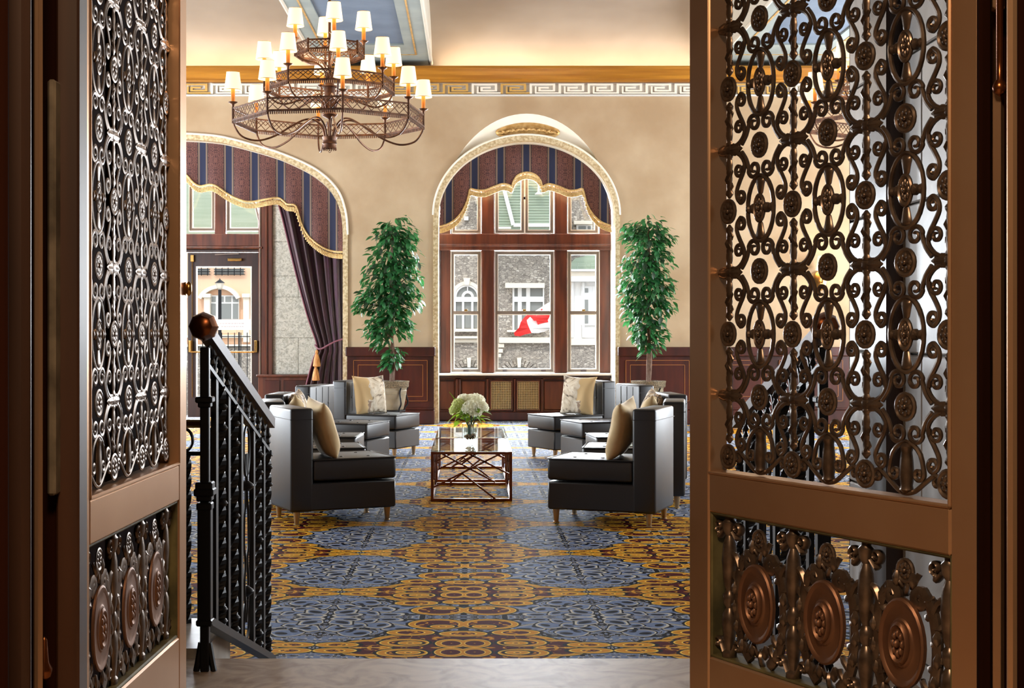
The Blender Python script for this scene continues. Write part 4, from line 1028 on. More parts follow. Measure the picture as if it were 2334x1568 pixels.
def head(n, R, m, seed):
    r2 = random.Random(seed); mb = MB()
    for i in range(n):
        z = 1 - 1.5*(i+.5)/n; q = math.sqrt(max(0, 1-z*z)); a = i*2.39996
        c = Vector((q*cos(a), q*sin(a), z))*R; nrm = c.normalized(); u = nrm.orthogonal().normalized(); v = nrm.cross(u); ph = r2.uniform(0, 6)
        for k_ in range(4):
            b = ph + pi/2*k_; d = u*cos(b) + v*sin(b); e = u*cos(b+1.57) + v*sin(b+1.57); s_ = R*.30
            mb.add([c - nrm*.003, c + d*s_*.55 + e*s_*.4 + nrm*.006, c + d*s_ + nrm*.012*r2.random(), c + d*s_*.55 - e*s_*.4 + nrm*.006], [(0, 1, 2, 3)])
    mb.lathe([(.001, -R*.6), (R*.8, -R*.3), (R*.9, 0), (R*.7, R*.55), (.001, R*.85)], 10)
    return mk(mb, 'bloom', m, 40)
hd = [head(60, .075, 'petal', 1), head(60, .085, 'petal', 2), head(50, .055, 'petal_green', 3)]
for i, (x, y, z, k_, s_) in enumerate([(.02, -.09, .30, 1, 1.05), (.05, .02, .36, 0, 1.15), (-.05, .05, .37, 0, .95), (.10, -.06, .31, 1, .8), (-.10, -.02, .34, 2, 1.1), (-.13, .0, .29, 2, 1), (.0, .09, .36, 0, 1), (-.05, -.06, .27, 2, .8)]):
    inst('bloom', hd[k_], fa, (x, y, z), (.25*sin(i*3), .25*cos(i*2), i), (s_, s_, s_*.9))
def leafmesh(L, wd, m, name='leaf', droop=.25, fold=.18):
    pr = [(0, .02), (.12, .35), (.3, .85), (.5, 1), (.7, .78), (.88, .36), (1, 0.02)]
    vs = []; fs = []
    for t, ww in pr:
        z = -droop*L*t*t
        vs += [(-wd*ww/2, L*t, z + fold*wd*ww/2), (0, L*t, z), (wd*ww/2, L*t, z + fold*wd*ww/2)]
    for i in range(len(pr)-1):
        a = i*3; fs += [(a, a+1, a+4, a+3), (a+1, a+2, a+5, a+4)]
    me = bpy.data.meshes.new(name); me.from_pydata(vs, [], fs); me.shade_smooth(); me.materials.append(M[m]); return me
bl = leafmesh(.11, .05, 'foliage')
for i in range(46):
    a = rnd.uniform(0, 2*pi); r_ = rnd.uniform(.05, .13); z = rnd.uniform(.17, .33)
    s_ = rnd.uniform(.6, 1.2); inst('leaf', bl, fa, (r_*cos(a), r_*sin(a), z), (rnd.uniform(-.6, .5), rnd.uniform(-.4, .4), a - pi/2 + rnd.uniform(-.5, .5)), (s_, s_, s_))
obj('grass_blade', MB().tube(spline([(-.08, 0, .3), (-.13, 0, .38), (-.19, 0, .46)], 4), [.008 - .0008*i for i in range(9)], 4), 'foliage', fa)
obj('grass_blade', MB().tube(spline([(.09, 0, .26), (.17, 0, .28), (.20, 0, .24)], 4), [.006 - .0006*i for i in range(9)], 4), 'stem', fa)

# ---------------------------------------------------------------- potted ficus trees
fl = [leafmesh(.125, .062, m_, 'leaf') for m_ in ('leaf', 'leaf_dark')]
def ficus(label, px, blobs, seed):
    YP = 21.25; X0 = XX(px, YP); r3 = random.Random(seed); sc_ = YP/FPX
    o = empty('potted_ficus', (X0, YP, 0)); tag(o, label, 'plant', 'potted ficus trees against the back wall')
    zt, zb_ = .70, .265
    obj('pot', MB().lathe([(.17, zb_), (.178, zb_+.01), (.205, .42), (.222, .53), (.226, .545), (.226, .56), (.222, .565), (.235, .62), (.228, .62), (.2, .6), (.001, .6)], 28, cap=False), 'pot', o, smooth=35)
    obj('pot_rim', MB().lathe([(.228, .60), (.25, .605), (.258, .62), (.258, .67), (.264, .68), (.266, zt), (.24, zt), (.235, .62)], 28, cap=False), 'pot_rim', o, smooth=35)
    for zc_ in (.50, .47): obj('band', MB().lathe([(.21, zc_-.008), (.222 - (.5-zc_)*.3, zc_), (.21, zc_+.008)], 28, cap=False), 'pot', o, smooth=40)
    obj('soil', MB().lathe([(.001, .655), (.236, .65), (.236, .64)], 20), 'soil', o)
    for a in (.5, 2.1, 3.7, 5.3):
        obj('stand_leg', MB().tube(spline([(.27*cos(a), .27*sin(a), .60), (.235*cos(a), .235*sin(a), .52), (.27*cos(a), .27*sin(a), .36), (.21*cos(a), .21*sin(a), .25), (.26*cos(a), .26*sin(a), .0)], 5), .013, 6), 'iron', o, smooth=40)
    obj('stand_ring', MB().tube([(.2*cos(t), .2*sin(t), .25) for t in [2*pi*i/24 for i in range(24)]], .012, 6, closed=True), 'iron', o, smooth=40)
    H_ = ZZ(520, YP)
    for d in (-.018, .018, .0):
        obj('trunk', MB().tube(spline([(d, d*.6, .62), (d*1.2+.015, -d, 1.1), (-d+.0, d, 1.6), (d+.01, -d, 2.2), (0, 0, H_)], 6), [.02 - .0005*i for i in range(25)], 7), 'bark', o, smooth=50)
    leaves = []
    for (bx, by, rp) in blobs:
        c = Vector(((bx-px)*sc_, 0, ZZ(by, YP))); R = rp*sc_
        n = int(14 + 2200*R*R*.85)
        br = c + Vector((0, r3.uniform(-.1, .1), 0))
        obj('branch', MB().tube(spline([(0, 0, c.z - R*.9), (c.x*.4, 0, c.z - R*.4), tuple(br)], 4), .008, 5), 'bark', o)
        for i in range(n):
            v = Vector((r3.gauss(0, 1), r3.gauss(0, 1), r3.gauss(0, 1))).normalized(); q = r3.random()**.45
            p = c + Vector((v.x*R*q, v.y*min(R, .34)*q*.95, v.z*R*q))
            yaw = math.atan2(p.y, p.x - c.x*.3) - pi/2 + r3.uniform(-.9, .9)
            leaves.append((p, (r3.uniform(-1.1, .15), r3.uniform(-.5, .5), yaw), r3.uniform(.75, 1.2), r3.random() < .55))
    leaves.sort(key=lambda l: l[0].y)                 # nearest the room first
    for p, ro, s_, lt in leaves[:290]: inst('leaf', fl[0 if lt else 1], o, p, ro, (s_, s_, s_))
    mb = MB()
    for p, ro, s_, lt in leaves[290:]:
        Mx = Matrix.Translation(p) @ Matrix.Rotation(ro[2], 4, 'Z') @ Matrix.Rotation(ro[1], 4, 'Y') @ Matrix.Rotation(ro[0], 4, 'X') @ Matrix.Scale(s_, 4)
        src = fl[1]; mb.add([(Mx @ v.co)[:] for v in src.vertices], [tuple(f.vertices) for f in src.polygons])
    me = bpy.data.meshes.new('foliage_mass'); me.from_pydata(mb.v, [], mb.f); me.shade_smooth(); me.materials.append(M['leaf']); tag(inst('foliage_mass', me, o), kind='stuff')
    return o
ficus('potted ficus tree between the curtained doorway and the window', 893, [(905, 525, 40), (880, 535, 30), (930, 540, 26), (890, 580, 48), (922, 590, 38), (880, 630, 52), (925, 635, 36), (868, 672, 50), (930, 680, 34), (830, 690, 24), (900, 690, 40), (882, 728, 42), (915, 745, 28), (858, 745, 32), (870, 772, 26), (896, 808, 22), (885, 825, 16)], 11)
ficus('potted ficus tree to the right of the window', 1478, [(1480, 525, 40), (1445, 530, 30), (1505, 535, 28), (1470, 575, 46), (1500, 590, 34), (1455, 620, 42), (1490, 640, 42), (1440, 660, 34), (1475, 680, 44), (1515, 655, 22), (1510, 695, 28), (1450, 705, 34), (1485, 735, 36), (1465, 758, 30), (1502, 765, 20), (1478, 788, 24)], 23)
# ---------------------------------------------------------------- valances and curtain
def valance(name, label, top, low, Yv, nseg, tied=None):
    xs0, xs1 = low[0][0], low[-1][0]
    def interp(c, x):
        for (a, b), (d, e) in zip(c, c[1:]):
            if (a <= x <= d): return b + (e-b)*((x-a)/(d-a) if d > a else 0)
        return c[0][1] if x < c[0][0] else c[-1][1]
    o = empty(name, PT(1199.7 if xs0 > 800 else 639-59*3, 520, Yv)); tag(o, label, 'valance'); ox, oy, oz = o.location
    def f(a, b, sg=0):
        x = xs0 + (xs1-xs0)*a; t = interp(top, x); l = max(interp(low, x), t+1)
        y = t + (l-t)*b
        return (XX(x, Yv)-ox, .022*sin((x-xs0)/59*2*pi*1.0) * b + sg*.03, ZZ(y, Yv)-oz)
    mb = MB().grid(lambda a, b: f(a, b), nseg, 8).grid(lambda a, b: f(a, b, 1), nseg, 8)
    obj('cloth', mb, 'damask', o, smooth=60)
    ed = [f(i/nseg, 1) for i in range(nseg+1)]
    obj('gimp_braid', MB().tube([(x, y-.01, z) for x, y, z in ed], .017, 5), 'fringe', o, smooth=50)
    tb = MB(); L = 0
    for (x0, y0, z0), (x1, y1, z1) in zip(ed, ed[1:]):
        d = math.hypot(x1-x0, z1-z0); n = max(1, round(d/.062))
        for i in range(n):
            t = (i+.5)/n; x, y, z = x0+(x1-x0)*t, y0-.01, z0+(z1-z0)*t
            tb.lathe([(.004, -.02), (.008, -.035), (.016, -.045), (.011, -.055), (.020, -.105), (.002, -.107)], 5, c=(x, y, z))
    tag(obj('tassel_fringe', tb, 'fringe', o), kind='stuff')
    return o
topC = [(x, y+3) for x, y in ell_arch(1195.5, 488, 197, 167, 60)]
lowC = [tuple(p) for p in spline([(1003, 517), (1022, 510), (1040, 499), (1055, 480), (1066, 455), (1070, 436), (1073, 430), (1085, 433), (1105, 434), (1125, 426), (1145, 419), (1160, 422), (1167, 426), (1170, 415), (1180, 400), (1200, 393), (1220, 399), (1232, 413), (1236, 425), (1250, 419), (1270, 424), (1295, 434), (1315, 433), (1327, 430), (1331, 440), (1336, 462), (1348, 485), (1365, 502), (1382, 511), (1393, 515)], 3)]
valance('window_valance', 'striped burgundy and navy damask valance in the middle window arch', [(1003, 480)] + topC + [(1393, 480)], lowC, 22.42, 150)
topL = [(x, y+2) for x, y in larchI if 270 < x] 
lowL = [(270, 575), (330, 500), (372, 455), (400, 392)] + [tuple(p) for p in spline([(415, 392), (428, 402), (440, 416), (455, 424), (475, 421), (492, 424), (515, 440), (540, 453), (565, 460), (600, 456), (632, 451), (645, 458), (655, 466), (672, 468), (679, 482), (686, 508), (698, 532), (715, 550), (738, 566), (760, 573), (781, 575)], 3)]
valance('doorway_valance', 'striped burgundy and navy damask valance in the doorway arch', topL, lowL, 22.3, 150)

cu = empty('curtain', PT(715, 960, 22.55)); tag(cu, 'deep purple velvet curtain tied back with a tasselled cord', 'curtain')
YC = 22.55
Lp = spline([(632, 455), (645, 500), (662, 570), (682, 650), (703, 725), (724, 790), (716, 815), (706, 850), (694, 900), (684, 955)], 6)
Rp = spline([(790, 455), (786, 500), (784, 570), (783, 650), (783, 725), (783, 790), (783, 815), (784, 850), (786, 900), (788, 955)], 6)
def cur(sg):
    def fn(a, b):
        i = min(len(Lp)-1, int(b*(len(Lp)-1)+.5)); l, r_ = Lp[i], Rp[i]
        x = l[0] + (r_[0]-l[0])*a; y = l[1]
        amp = .085*min(1, (r_[0]-l[0])/130) + .03
        fold = sin(a*2*pi*5.5 + .4*sin(b*6)) + .35*sin(a*2*pi*12+1)
        return (XX(x, YC)-cu.location.x, amp*fold*.6 + sg*.012 - .05, ZZ(y, YC)-cu.location.z)
    return fn
obj('drape', MB().grid(cur(0), 90, len(Lp)-1).grid(cur(1), 90, len(Lp)-1), 'curtain', cu, smooth=60)
tb_ = obj('tieback_cord', MB().tube(spline([tuple(Vector(PT(*p)) - cu.location) for p in ((784, 772, YC-.16), (760, 780, YC-.2), (732, 795, YC-.2), (722, 792, YC-.16), (718, 786, YC-.02))], 5), .014, 6), 'cord', cu, smooth=50)
def tassel(dx, px, py, L):
    c = Vector(PT(px, py, YC-.2)) - cu.location; k_ = YC/FPX
    t = obj('tassel', MB().lathe([(.004, 0), (.018, -.01), (.028, -.04), (.018, -.07), (.03, -.08), (.05, -.16), (.062, -.26), (.05, -.27), (.001, -.27)], 14, c=tuple(c)), 'tassel', cu, smooth=40); return t
tassel(0, 722, 797, 1); tassel(0, 720, 829, 1)
obj('edge_cord', MB().tube([tuple(Vector(PT(p[0]-1, p[1], YC-.06)) - cu.location) for p in Lp], .012, 5), 'cord', cu, smooth=50)

# ---------------------------------------------------------------- chandeliers
OCT = [math.radians(13 + 45*k_) for k_ in range(8)]     # corner angles, 0 = towards the camera, clockwise to the right
def oc(R, a): return (R*sin(a), -R*cos(a))
def lattice(R, h, nx):
    s_ = 2*R*sin(pi/8); mb = MB(); t = .007
    mb.box(-s_/2, s_/2, -t, t, h-.018, h); mb.box(-s_/2, s_/2, -t, t, .0, .018)
    mb.box(-s_/2, s_/2, -t*2.2, t*2.2, -.004, .006)
    w_ = s_/nx
    for i in range(nx):
        a = -s_/2 + i*w_
        mb.obox((a, 0, .018), (a+w_, 0, h-.018), .004, .008); mb.obox((a+w_, 0, .018), (a, 0, h-.018), .004, .008)
        mb.obox((a, 0, h/2), (a+w_/2, 0, h-.018), .004, .007); mb.obox((a+w_, 0, h/2), (a+w_/2, 0, h-.018), .004, .007)
    n = int(s_/.022)
    for i in range(n): mb.box(-s_/2+(i+.25)*s_/n, -s_/2+(i+.75)*s_/n, -t, t, -.03, 0)
    return mk(mb, 'lattice_panel', 'chand_metal', None)
shade_me = mk(MB().lathe([(.092, 0), (.068, .19), (.066, .19), (.090, 0)], 20, cap=False), 'lamp_shade', 'shade', 50)
trim_me = mk(MB().tube([(.092*cos(t), .092*sin(t), .003) for t in [2*pi*i/20 for i in range(20)]], .003, 4, closed=True), 'shade_trim', 'gilt', None)
trim2_me = mk(MB().tube([(.068*cos(t), .068*sin(t), .188) for t in [2*pi*i/20 for i in range(20)]], .0025, 4, closed=True), 'shade_trim', 'gilt', None)
cand_me = mk(MB().lathe([(.021, 0), (.021, .165), (.017, .17), (.001, .17)], 12), 'candle_sleeve', 'candle', 40)
bulb_me = mk(MB().lathe([(.006, .0), (.018, .02), (.022, .045), (.012, .075), (.001, .09)], 10), 'bulb', 'bulb', 50)
bob_me = mk(MB().lathe([(.008, -.05), (.014, -.03), (.022, -.008), (.045, .004), (.052, .012), (.040, .008), (.022, .002), (.001, .004)], 10), 'bobeche', 'chand_metal', 40)
def chandelier(label, cx, cy):
    o = empty('chandelier', (cx, cy, 3.386)); tag(o, label, 'chandelier', 'tiered lattice chandeliers'); B = 3.386
    for R, z0_, h, nx, step in ((1.02, 3.665, .14, 7, 1), (.693, 4.02, .12, 5, 1), (.367, 4.40, .11, 3, 2)):
        lm = lattice(R, h, nx); ap = R*cos(pi/8)
        for k_ in range(8):
            a = OCT[k_] + pi/8; x, y = oc(ap, a)
            inst('lattice_panel', lm, o, (x, y, z0_-B), (0, 0, -(-a)))
            x, y = oc(R, OCT[k_])
            obj('corner_post', MB().tube([(x, y, z0_-B-.03), (x, y, z0_-B+h+.01)], .013, 6), 'chand_metal', o, smooth=50)
            if k_ % step == (0 if step == 1 else 0):
                c = inst('candle_sleeve', cand_me, o, (x, y, z0_-B+h+.045)); inst('bobeche', bob_me, c)
                s_ = inst('lamp_shade', shade_me, o, (x, y, z0_-B+h+.045+.135)); inst('shade_trim', trim_me, s_); inst('shade_trim', trim2_me, s_); inst('bulb', bulb_me, s_, (0, 0, .04))
    arms = [([(.045, 3.50), (.08, 3.62), (.16, 3.70), (.27, 3.70), (.42, 3.62), (.58, 3.52), (.76, 3.465), (.92, 3.50), (1.0, 3.60), (1.02, 3.68)], 1),
            ([(.05, 3.80), (.10, 3.92), (.20, 3.955), (.34, 3.90), (.50, 3.86), (.63, 3.92), (.69, 4.03)], 1),
            ([(.03, 4.14), (.06, 4.24), (.14, 4.31), (.25, 4.33), (.34, 4.37), (.367, 4.42)], 1)]
    for pts, st in arms:
        for k_ in range(8):
            p3 = [(r_*sin(OCT[k_]), -r_*cos(OCT[k_]), z-B) for r_, z in pts]
            obj('arm', MB().tube(spline(p3, 5), .0105, 6), 'chand_metal', o, smooth=50)
    obj('column', MB().lathe([(.004, 3.70), (.02, 3.72), (.075, 3.745), (.085, 3.765), (.06, 3.79), (.052, 3.80), (.058, 4.00), (.062, 4.05), (.085, 4.055), (.085, 4.07), (.05, 4.08), (.045, 4.14), (.016, 4.16), (.014, 5.55), (.03, 5.56)], 16, c=(0, 0, -B)), 'chand_metal', o, smooth=40)
    obj('lower_rod', MB().lathe([(.012, 3.50), (.012, 3.72)], 8, c=(0, 0, -B)), 'chand_metal', o)
    obj('canopy', MB().lathe([(.02, 5.40), (.05, 5.42), (.10, 5.56), (.12, 5.635)], 16, c=(0, 0, -B)), 'chand_metal', o, smooth=40)
    bk = obj('basket', MB().lathe([(.060, 3.40), (.074, 3.405), (.070, 3.43), (.072, 3.45), (.080, 3.455), (.072, 3.47), (.074, 3.50), (.082, 3.525), (.070, 3.527), (.05, 3.50), (.001, 3.48)], 16, c=(0, 0, -B), cap=False), 'chand_metal', o, smooth=40)
    mb = MB()
    for i in range(18): a = 2*pi*i/18; mb.lathe([(.001, -.018), (.006, -.01), (.004, .006)], 5, c=(.07*cos(a), .07*sin(a), .012))
    obj('crown_drops', mb, 'chand_metal', bk)
    obj('hook', MB().tube([(.012*cos(t), 0, -.015 + .012*sin(t)) for t in [2*pi*i/12 for i in range(12)]], .003, 5, closed=True), 'chand_metal', bk)
    return o
chandelier('three-tiered lattice chandelier with small cream shades hanging in the doorway view', -1.503, 15.0)
chandelier('three-tiered lattice chandelier glimpsed through the right bronze grille', 4.62, 15.0)
light('chandelier_glow', 'POINT', (-1.5, 15, 4.25), 40, WARM, size=.5); light('chandelier_glow', 'POINT', (4.62, 15, 4.25), 40, WARM, size=.5)

# wall sconce behind the right door's grille
s_ = empty('wall_sconce', PT(1868, 640, 21.98)); tag(s_, 'lit wall sconce with cream shade seen through the right grille', 'lamp')
obj('backplate', MB().lathe([(.02, 0), (.10, .01), (.10, .03), (.04, .05)], 16, axis='Y', sy=1.6), 'brass', s_, smooth=40)
obj('arm', MB().tube(spline([(0, -.03, 0), (0, -.16, -.03), (0, -.2, .1)], 6), .012, 6), 'brass', s_, smooth=50)
obj('shade', MB().lathe([(.11, .16), (.075, .38), (.073, .38), (.108, .16)], 20, c=(0, -.2, 0), cap=False), 'shade', s_, smooth=50)
obj('bulb', MB().lathe([(.006, 0), (.022, .03), (.026, .06), (.001, .1)], 10, c=(0, -.2, .2)), 'bulb', s_, smooth=50)
light('sconce_glow', 'POINT', (XX(1868, 21.98), 21.72, ZZ(640, 21.98)+.28), 18, WARM, size=.08)

# ---------------------------------------------------------------- outdoors, across the street
YE = 40.0
def ebox(parent, name, p0, p1, q0, q1, m, Y=YE, d=.3, front=.0, loc=(0, 0, 0), bev=.01):
    a, b = sorted((XX(p0, Y), XX(p1, Y))); c, e = sorted((ZZ(q0, Y), ZZ(q1, Y)))
    pl_ = parent.location if parent else Vector((0, 0, 0))
    if parent and parent.parent: pl_ = pl_ + parent.parent.location
    return obj(name, MB().cbox(a-pl_.x, b-pl_.x, Y-front-pl_.y, Y+d-pl_.y, c-pl_.z, e-pl_.z, bev), m, parent)
GZ = -2.2
struct(obj('ground', MB().box(-60, 60, 24.3, 90, GZ-.2, GZ), 'pavement'), 'pavement of the street outside')
sb = empty('stone_building', (XX(1190, YE), YE, GZ)); tag(sb, 'grey fieldstone building with white trimmed windows across the street', 'building')
ebox(sb, 'wall', 900, 1288, 380, 1000, 'fieldstone', d=4)
ebox(sb, 'wall', 1262, 1600, 380, 1000, 'fieldstone', Y=YE+2.2, d=3)
ebox(sb, 'ledge', 900, 1095, 766, 772, 'stone_white', front=.25); ebox(sb, 'ledge', 900, 1095, 773, 781, 'stone_white', front=.12)
ebox(sb, 'ledge', 1137, 1290, 769, 782, 'stone_white', front=.2)
for q, x in ((783, 1149), (795, 1146), (806, 1142)): ebox(sb, 'corbel', 1136, x, q, q+9, 'stone_white', front=.15)
# arched window on the left
wl = empty('window', (0, 0, 0)); wl.parent = sb
def sub(name, mb, m): 
    mb.v = [(x - sb.location.x, y - sb.location.y, z - sb.location.z) for x, y, z in mb.v]; return obj(name, mb, m, wl)
ex = lambda x: XX(x, YE); ez = lambda y: ZZ(y, YE)
arcp = lambda r, n=16: [(ex(1064 + r*cos(pi - pi*i/n)), ez(677 - r*1.0*sin(pi - pi*i/n))) for i in range(n+1)]
o_, i_ = arcp(36), arcp(28)
mb = MB(); f0 = [(x, YE-.14, z) for x, z in o_]; f1 = [(x, YE-.14, z) for x, z in i_]; f2 = [(x, YE+.02, z) for x, z in o_]; f3 = [(x, YE+.02, z) for x, z in i_]
mb.loft(f0, f1); mb.loft(f2, f0); mb.loft(f1, f3); sub('arch_surround', mb, 'stone_white')
sub('keystone', MB().prism([(ex(1059), ez(650)), (ex(1069), ez(650)), (ex(1072), ez(634)), (ex(1056), ez(634))], YE-.2, YE), 'stone_white')
sub('glazing', MB().prism(arcp(28) + [(ex(1092), ez(748)), (ex(1036), ez(748))], YE-.03, YE), 'ext_glass')
def eb(mb, p0, p1, q0, q1, y0, y1): return mb.box(ex(p0), ex(p1), y0, y1, ez(q1), ez(q0))
mb = MB(); eb(mb, 1034.3, 1093.7, 677, 688, YE-.135, YE+.01); eb(mb, 1034, 1039, 660, 750, YE-.12, YE); eb(mb, 1053, 1058, 688, 750, YE-.12, YE); eb(mb, 1074, 1079, 688, 750, YE-.12, YE); eb(mb, 1089, 1094, 660, 750, YE-.12, YE); eb(mb, 1064.5, 1067, 652, 666, YE-.1, YE)
mb.tube([(ex(1066 + 11*cos(pi*i/12)), YE-.08, ez(677 - 11*sin(pi*i/12))) for i in range(13)], .045, 5)
mb.tube([(ex(1064 + 26*cos(pi*i/16)), YE-.08, ez(677 - 26*sin(pi*i/16))) for i in range(17)], .04, 5); sub('frame', mb, 'trim_white')
mb = MB(); eb(mb, 1030, 1098, 749, 756, YE-.3, YE); sub('sill', mb, 'stone_white')
# rectangular window in the middle
wc = empty('window', (0, 0, 0)); wc.parent = sb; wl = wc
mb = MB(); eb(mb, 1151, 1240, 646, 657, YE-.35, YE); sub('lintel', mb, 'stone_white')
mb = MB(); eb(mb, 1169, 1240, 658, 752, YE-.02, YE+.0); sub('glazing', mb, 'ext_glass')
mb = MB()
for p0, p1 in ((1168, 1172), (1180, 1189), (1199, 1208), (1237, 1240)): eb(mb, p0, p1, 657, 752, YE-.1, YE)
eb(mb, 1168.2, 1239.8, 676, 688, YE-.115, YE+.01); sub('frame', mb, 'trim_white')
mb = MB(); eb(mb, 1155, 1240, 752, 757, YE-.3, YE); sub('sill', mb, 'stone_white')
# low arches with keystones at street level
for x in (1069, 1183):
    for i in range(13):
        a = pi*(.12 + .76*i/12); c, s2 = cos(a), sin(a)
        pts = [(ex(x + r_*cos(a+da)), ez(862 - r_*sin(a+da)*.82)) for r_, da in ((34, -.085), (52, -.07), (52, .07), (34, .085))]
        if i == 6: continue
        mb = MB().prism(pts, YE-.08, YE+.02); mb.v = [(p[0]-sb.location.x, p[1]-sb.location.y, p[2]-sb.location.z) for p in mb.v]
        obj('arch_stone', mb, 'fieldstone', sb)
    mb = MB().prism([(ex(x-3.5), ez(837)), (ex(x+3.5), ez(837)), (ex(x+5), ez(815)), (ex(x-5), ez(815))], YE-.2, YE); mb.v = [(p[0]-sb.location.x, p[1]-sb.location.y, p[2]-sb.location.z) for p in mb.v]
    obj('keystone', mb, 'stone_white', sb)
    mb = MB().prism([(ex(x + 33*cos(pi*i/14)), ez(862 - 27*sin(pi*i/14))) for i in range(15)], YE-.02, YE+.01); mb.v = [(p[0]-sb.location.x, p[1]-sb.location.y, p[2]-sb.location.z) for p in mb.v]
    obj('arch_opening', mb, 'ext_glass', sb)
# green shingled gable above
mb = MB().prism([(ex(1090), ez(538)), (ex(1290), ez(538)), (ex(1300), ez(330)), (ex(1100), ez(330))], YE-1.4, YE-1.0)
mb.v = [(p[0]-sb.location.x, p[1]-sb.location.y, p[2]-sb.location.z) for p in mb.v]; roof = obj('green_gable', mb, 'roof_green', sb)
for i in range(34):
    z = ez(536 - i*6); mb = MB().box(ex(1130), ex(1266), YE-1.43, YE-1.40, z-.010, z+.010)
    mb.v = [(p[0]-sb.location.x, p[1]-sb.location.y, p[2]-sb.location.z) for p in mb.v]; obj('siding_board', mb, 'roof_green', roof)
ebox(sb, 'eave', 1170, 1290, 509, 517, 'trim_white', Y=YE-1.5); ebox(sb, 'eave', 1120, 1165, 517, 522, 'stone_white', Y=YE-1.5)
mb = MB().obox((ex(1140), YE-1.5, ez(420)), (ex(1166), YE-1.5, ez(522)), .06, .1); mb.v = [(p[0]-sb.location.x, p[1]-sb.location.y, p[2]-sb.location.z) for p in mb.v]; obj('rake_board', mb, 'trim_white', sb)
mb = MB().lathe([(.11, 0), (.10, .02), (.03, .08), (.02, .3)], 12, c=(ex(1221.5), YE-1.6, ez(456))); mb.v = [(p[0]-sb.location.x, p[1]-sb.location.y, p[2]-sb.location.z) for p in mb.v]; obj('wall_lamp', mb, 'stone_white', sb)
mb = MB().prism([(ex(1073), ez(437)), (ex(1100), ez(432)), (ex(1100), ez(482))], YE-.6, YE-.3); mb.v = [(p[0]-sb.location.x, p[1]-sb.location.y, p[2]-sb.location.z) for p in mb.v]; obj('eave_end', mb, 'trim_white', sb)
ebox(sb, 'vent', 1058, 1068, 494, 503, 'trim_white', front=.1)
# upper right window
ebox(sb, 'upper_lintel', 1306, 1348, 505, 513, 'stone_white', Y=YE+2.2, front=.3); ebox(sb, 'upper_frame', 1313, 1349, 513, 524, 'trim_white', Y=YE+2.2, front=.1)
ebox(sb, 'upper_glass', 1318, 1335, 516, 523, 'ext_glass', Y=YE+2.2, front=.12); ebox(sb, 'upper_glass', 1339, 1346, 516, 523, 'ext_glass', Y=YE+2.2, front=.12)
# white porch on the right
WPL = Vector((XX(1335, YE), YE, GZ)); wp = empty('porch', WPL - sb.location); wp.parent = sb; wp['label'] = 'white panelled porch with a green roof'
YP2 = YE
ebox(wp, 'wall', 1302, 1420, 640, 786, 'trim_white', Y=YP2, d=1.5); ebox(wp, 'cornice', 1290, 1420, 630, 643, 'trim_white', Y=YP2, front=.35); ebox(wp, 'fascia', 1290, 1420, 620, 630, 'stone_white', Y=YP2, front=.3)
ebox(wp, 'gutter', 1290, 1420, 615, 620, 'flag_white', Y=YP2, front=.45)
mb = MB().prism([(XX(1285, YP2), ZZ(616, YP2)), (XX(1430, YP2), ZZ(616, YP2)), (XX(1430, YP2), ZZ(560, YP2)), (XX(1312, YP2), ZZ(588, YP2)), (XX(1295, YP2), ZZ(606, YP2))], YP2+.1, YP2+.6)
mb.v = [(p[0]-WPL.x, p[1]-WPL.y, p[2]-WPL.z) for p in mb.v]; obj('roof', mb, 'roof_green', wp)
for x in (1316, 1336, 1346): ebox(wp, 'rail_post', x, x+2, 598, 614, 'roof_green', Y=YP2-.2, d=.06)
for q in (600, 606): ebox(wp, 'rail_bar', 1300, 1400, q, q+1.4, 'roof_green', Y=YP2-.2, d=.05)
for x in (1324, 1350):
    ebox(wp, 'window', x, x+26, 652, 742, 'trim_white', Y=YP2, front=.08)
    for p0, p1, q0, q1 in ((x+7, x+16, 657, 667), (x+7, x+16, 683, 737)):
        a, b = XX(p0, YP2)-WPL.x, XX(p1, YP2)-WPL.x
        obj('pane', MB().box(a, b, -.10, -.07, ZZ(q1, YP2)-WPL.z, ZZ(q0, YP2)-WPL.z), 'ext_glass', wp)
for x in (1301, 1326): ebox(wp, 'pilaster', x, x+6, 643, 770, 'trim_white', Y=YP2, front=.12)
ebox(wp, 'panel', 1326, 1356, 746, 770, 'flag_white', Y=YP2, front=.05)
ebox(wp, 'plinth', 1296, 1420, 771, 787, 'stone_white', Y=YP2, front=.1); ebox(wp, 'stone_base', 1290, 1420, 787, 1000, 'fieldstone', Y=YP2, d=1.5)
# flag on a pole
YG = 33.0
fg = empty('flag', (XX(1225, YG), YG, ZZ(745, YG))); tag(fg, 'red and white maple leaf flag blowing outside the middle window', 'flag')
def fpoly(name, pts, m, dy=0.0):
    P3 = [(XX(1015 + x*.1628, YG) - fg.location.x, ZZ(610 + y*.1628, YG) - fg.location.z) for x, y in pts]
    n = len(P3); tri = tessellate_polygon([[Vector((x, z, 0)) for x, z in P3]])
    mb = MB().add([(x, .10*sin(x*6+z*4)+dy, z) for x, z in P3] + [(x, .10*sin(x*6+z*4)+dy+.012, z) for x, z in P3], [tuple(t) for t in tri] + [tuple(i+n for i in reversed(t)) for t in tri] + [(i, (i+1) % n, n+(i+1) % n, n+i) for i in range(n)])
    return obj(name, mb, m, fg)
fpoly('fly_stripe', [(960, 915), (975, 955), (1050, 962), (1110, 935), (1160, 925), (1205, 915), (1175, 850), (1150, 790), (1138, 735), (1185, 690), (1270, 655), (1230, 640), (1170, 640), (1110, 690), (1055, 760), (1030, 840)], 'flag_red')
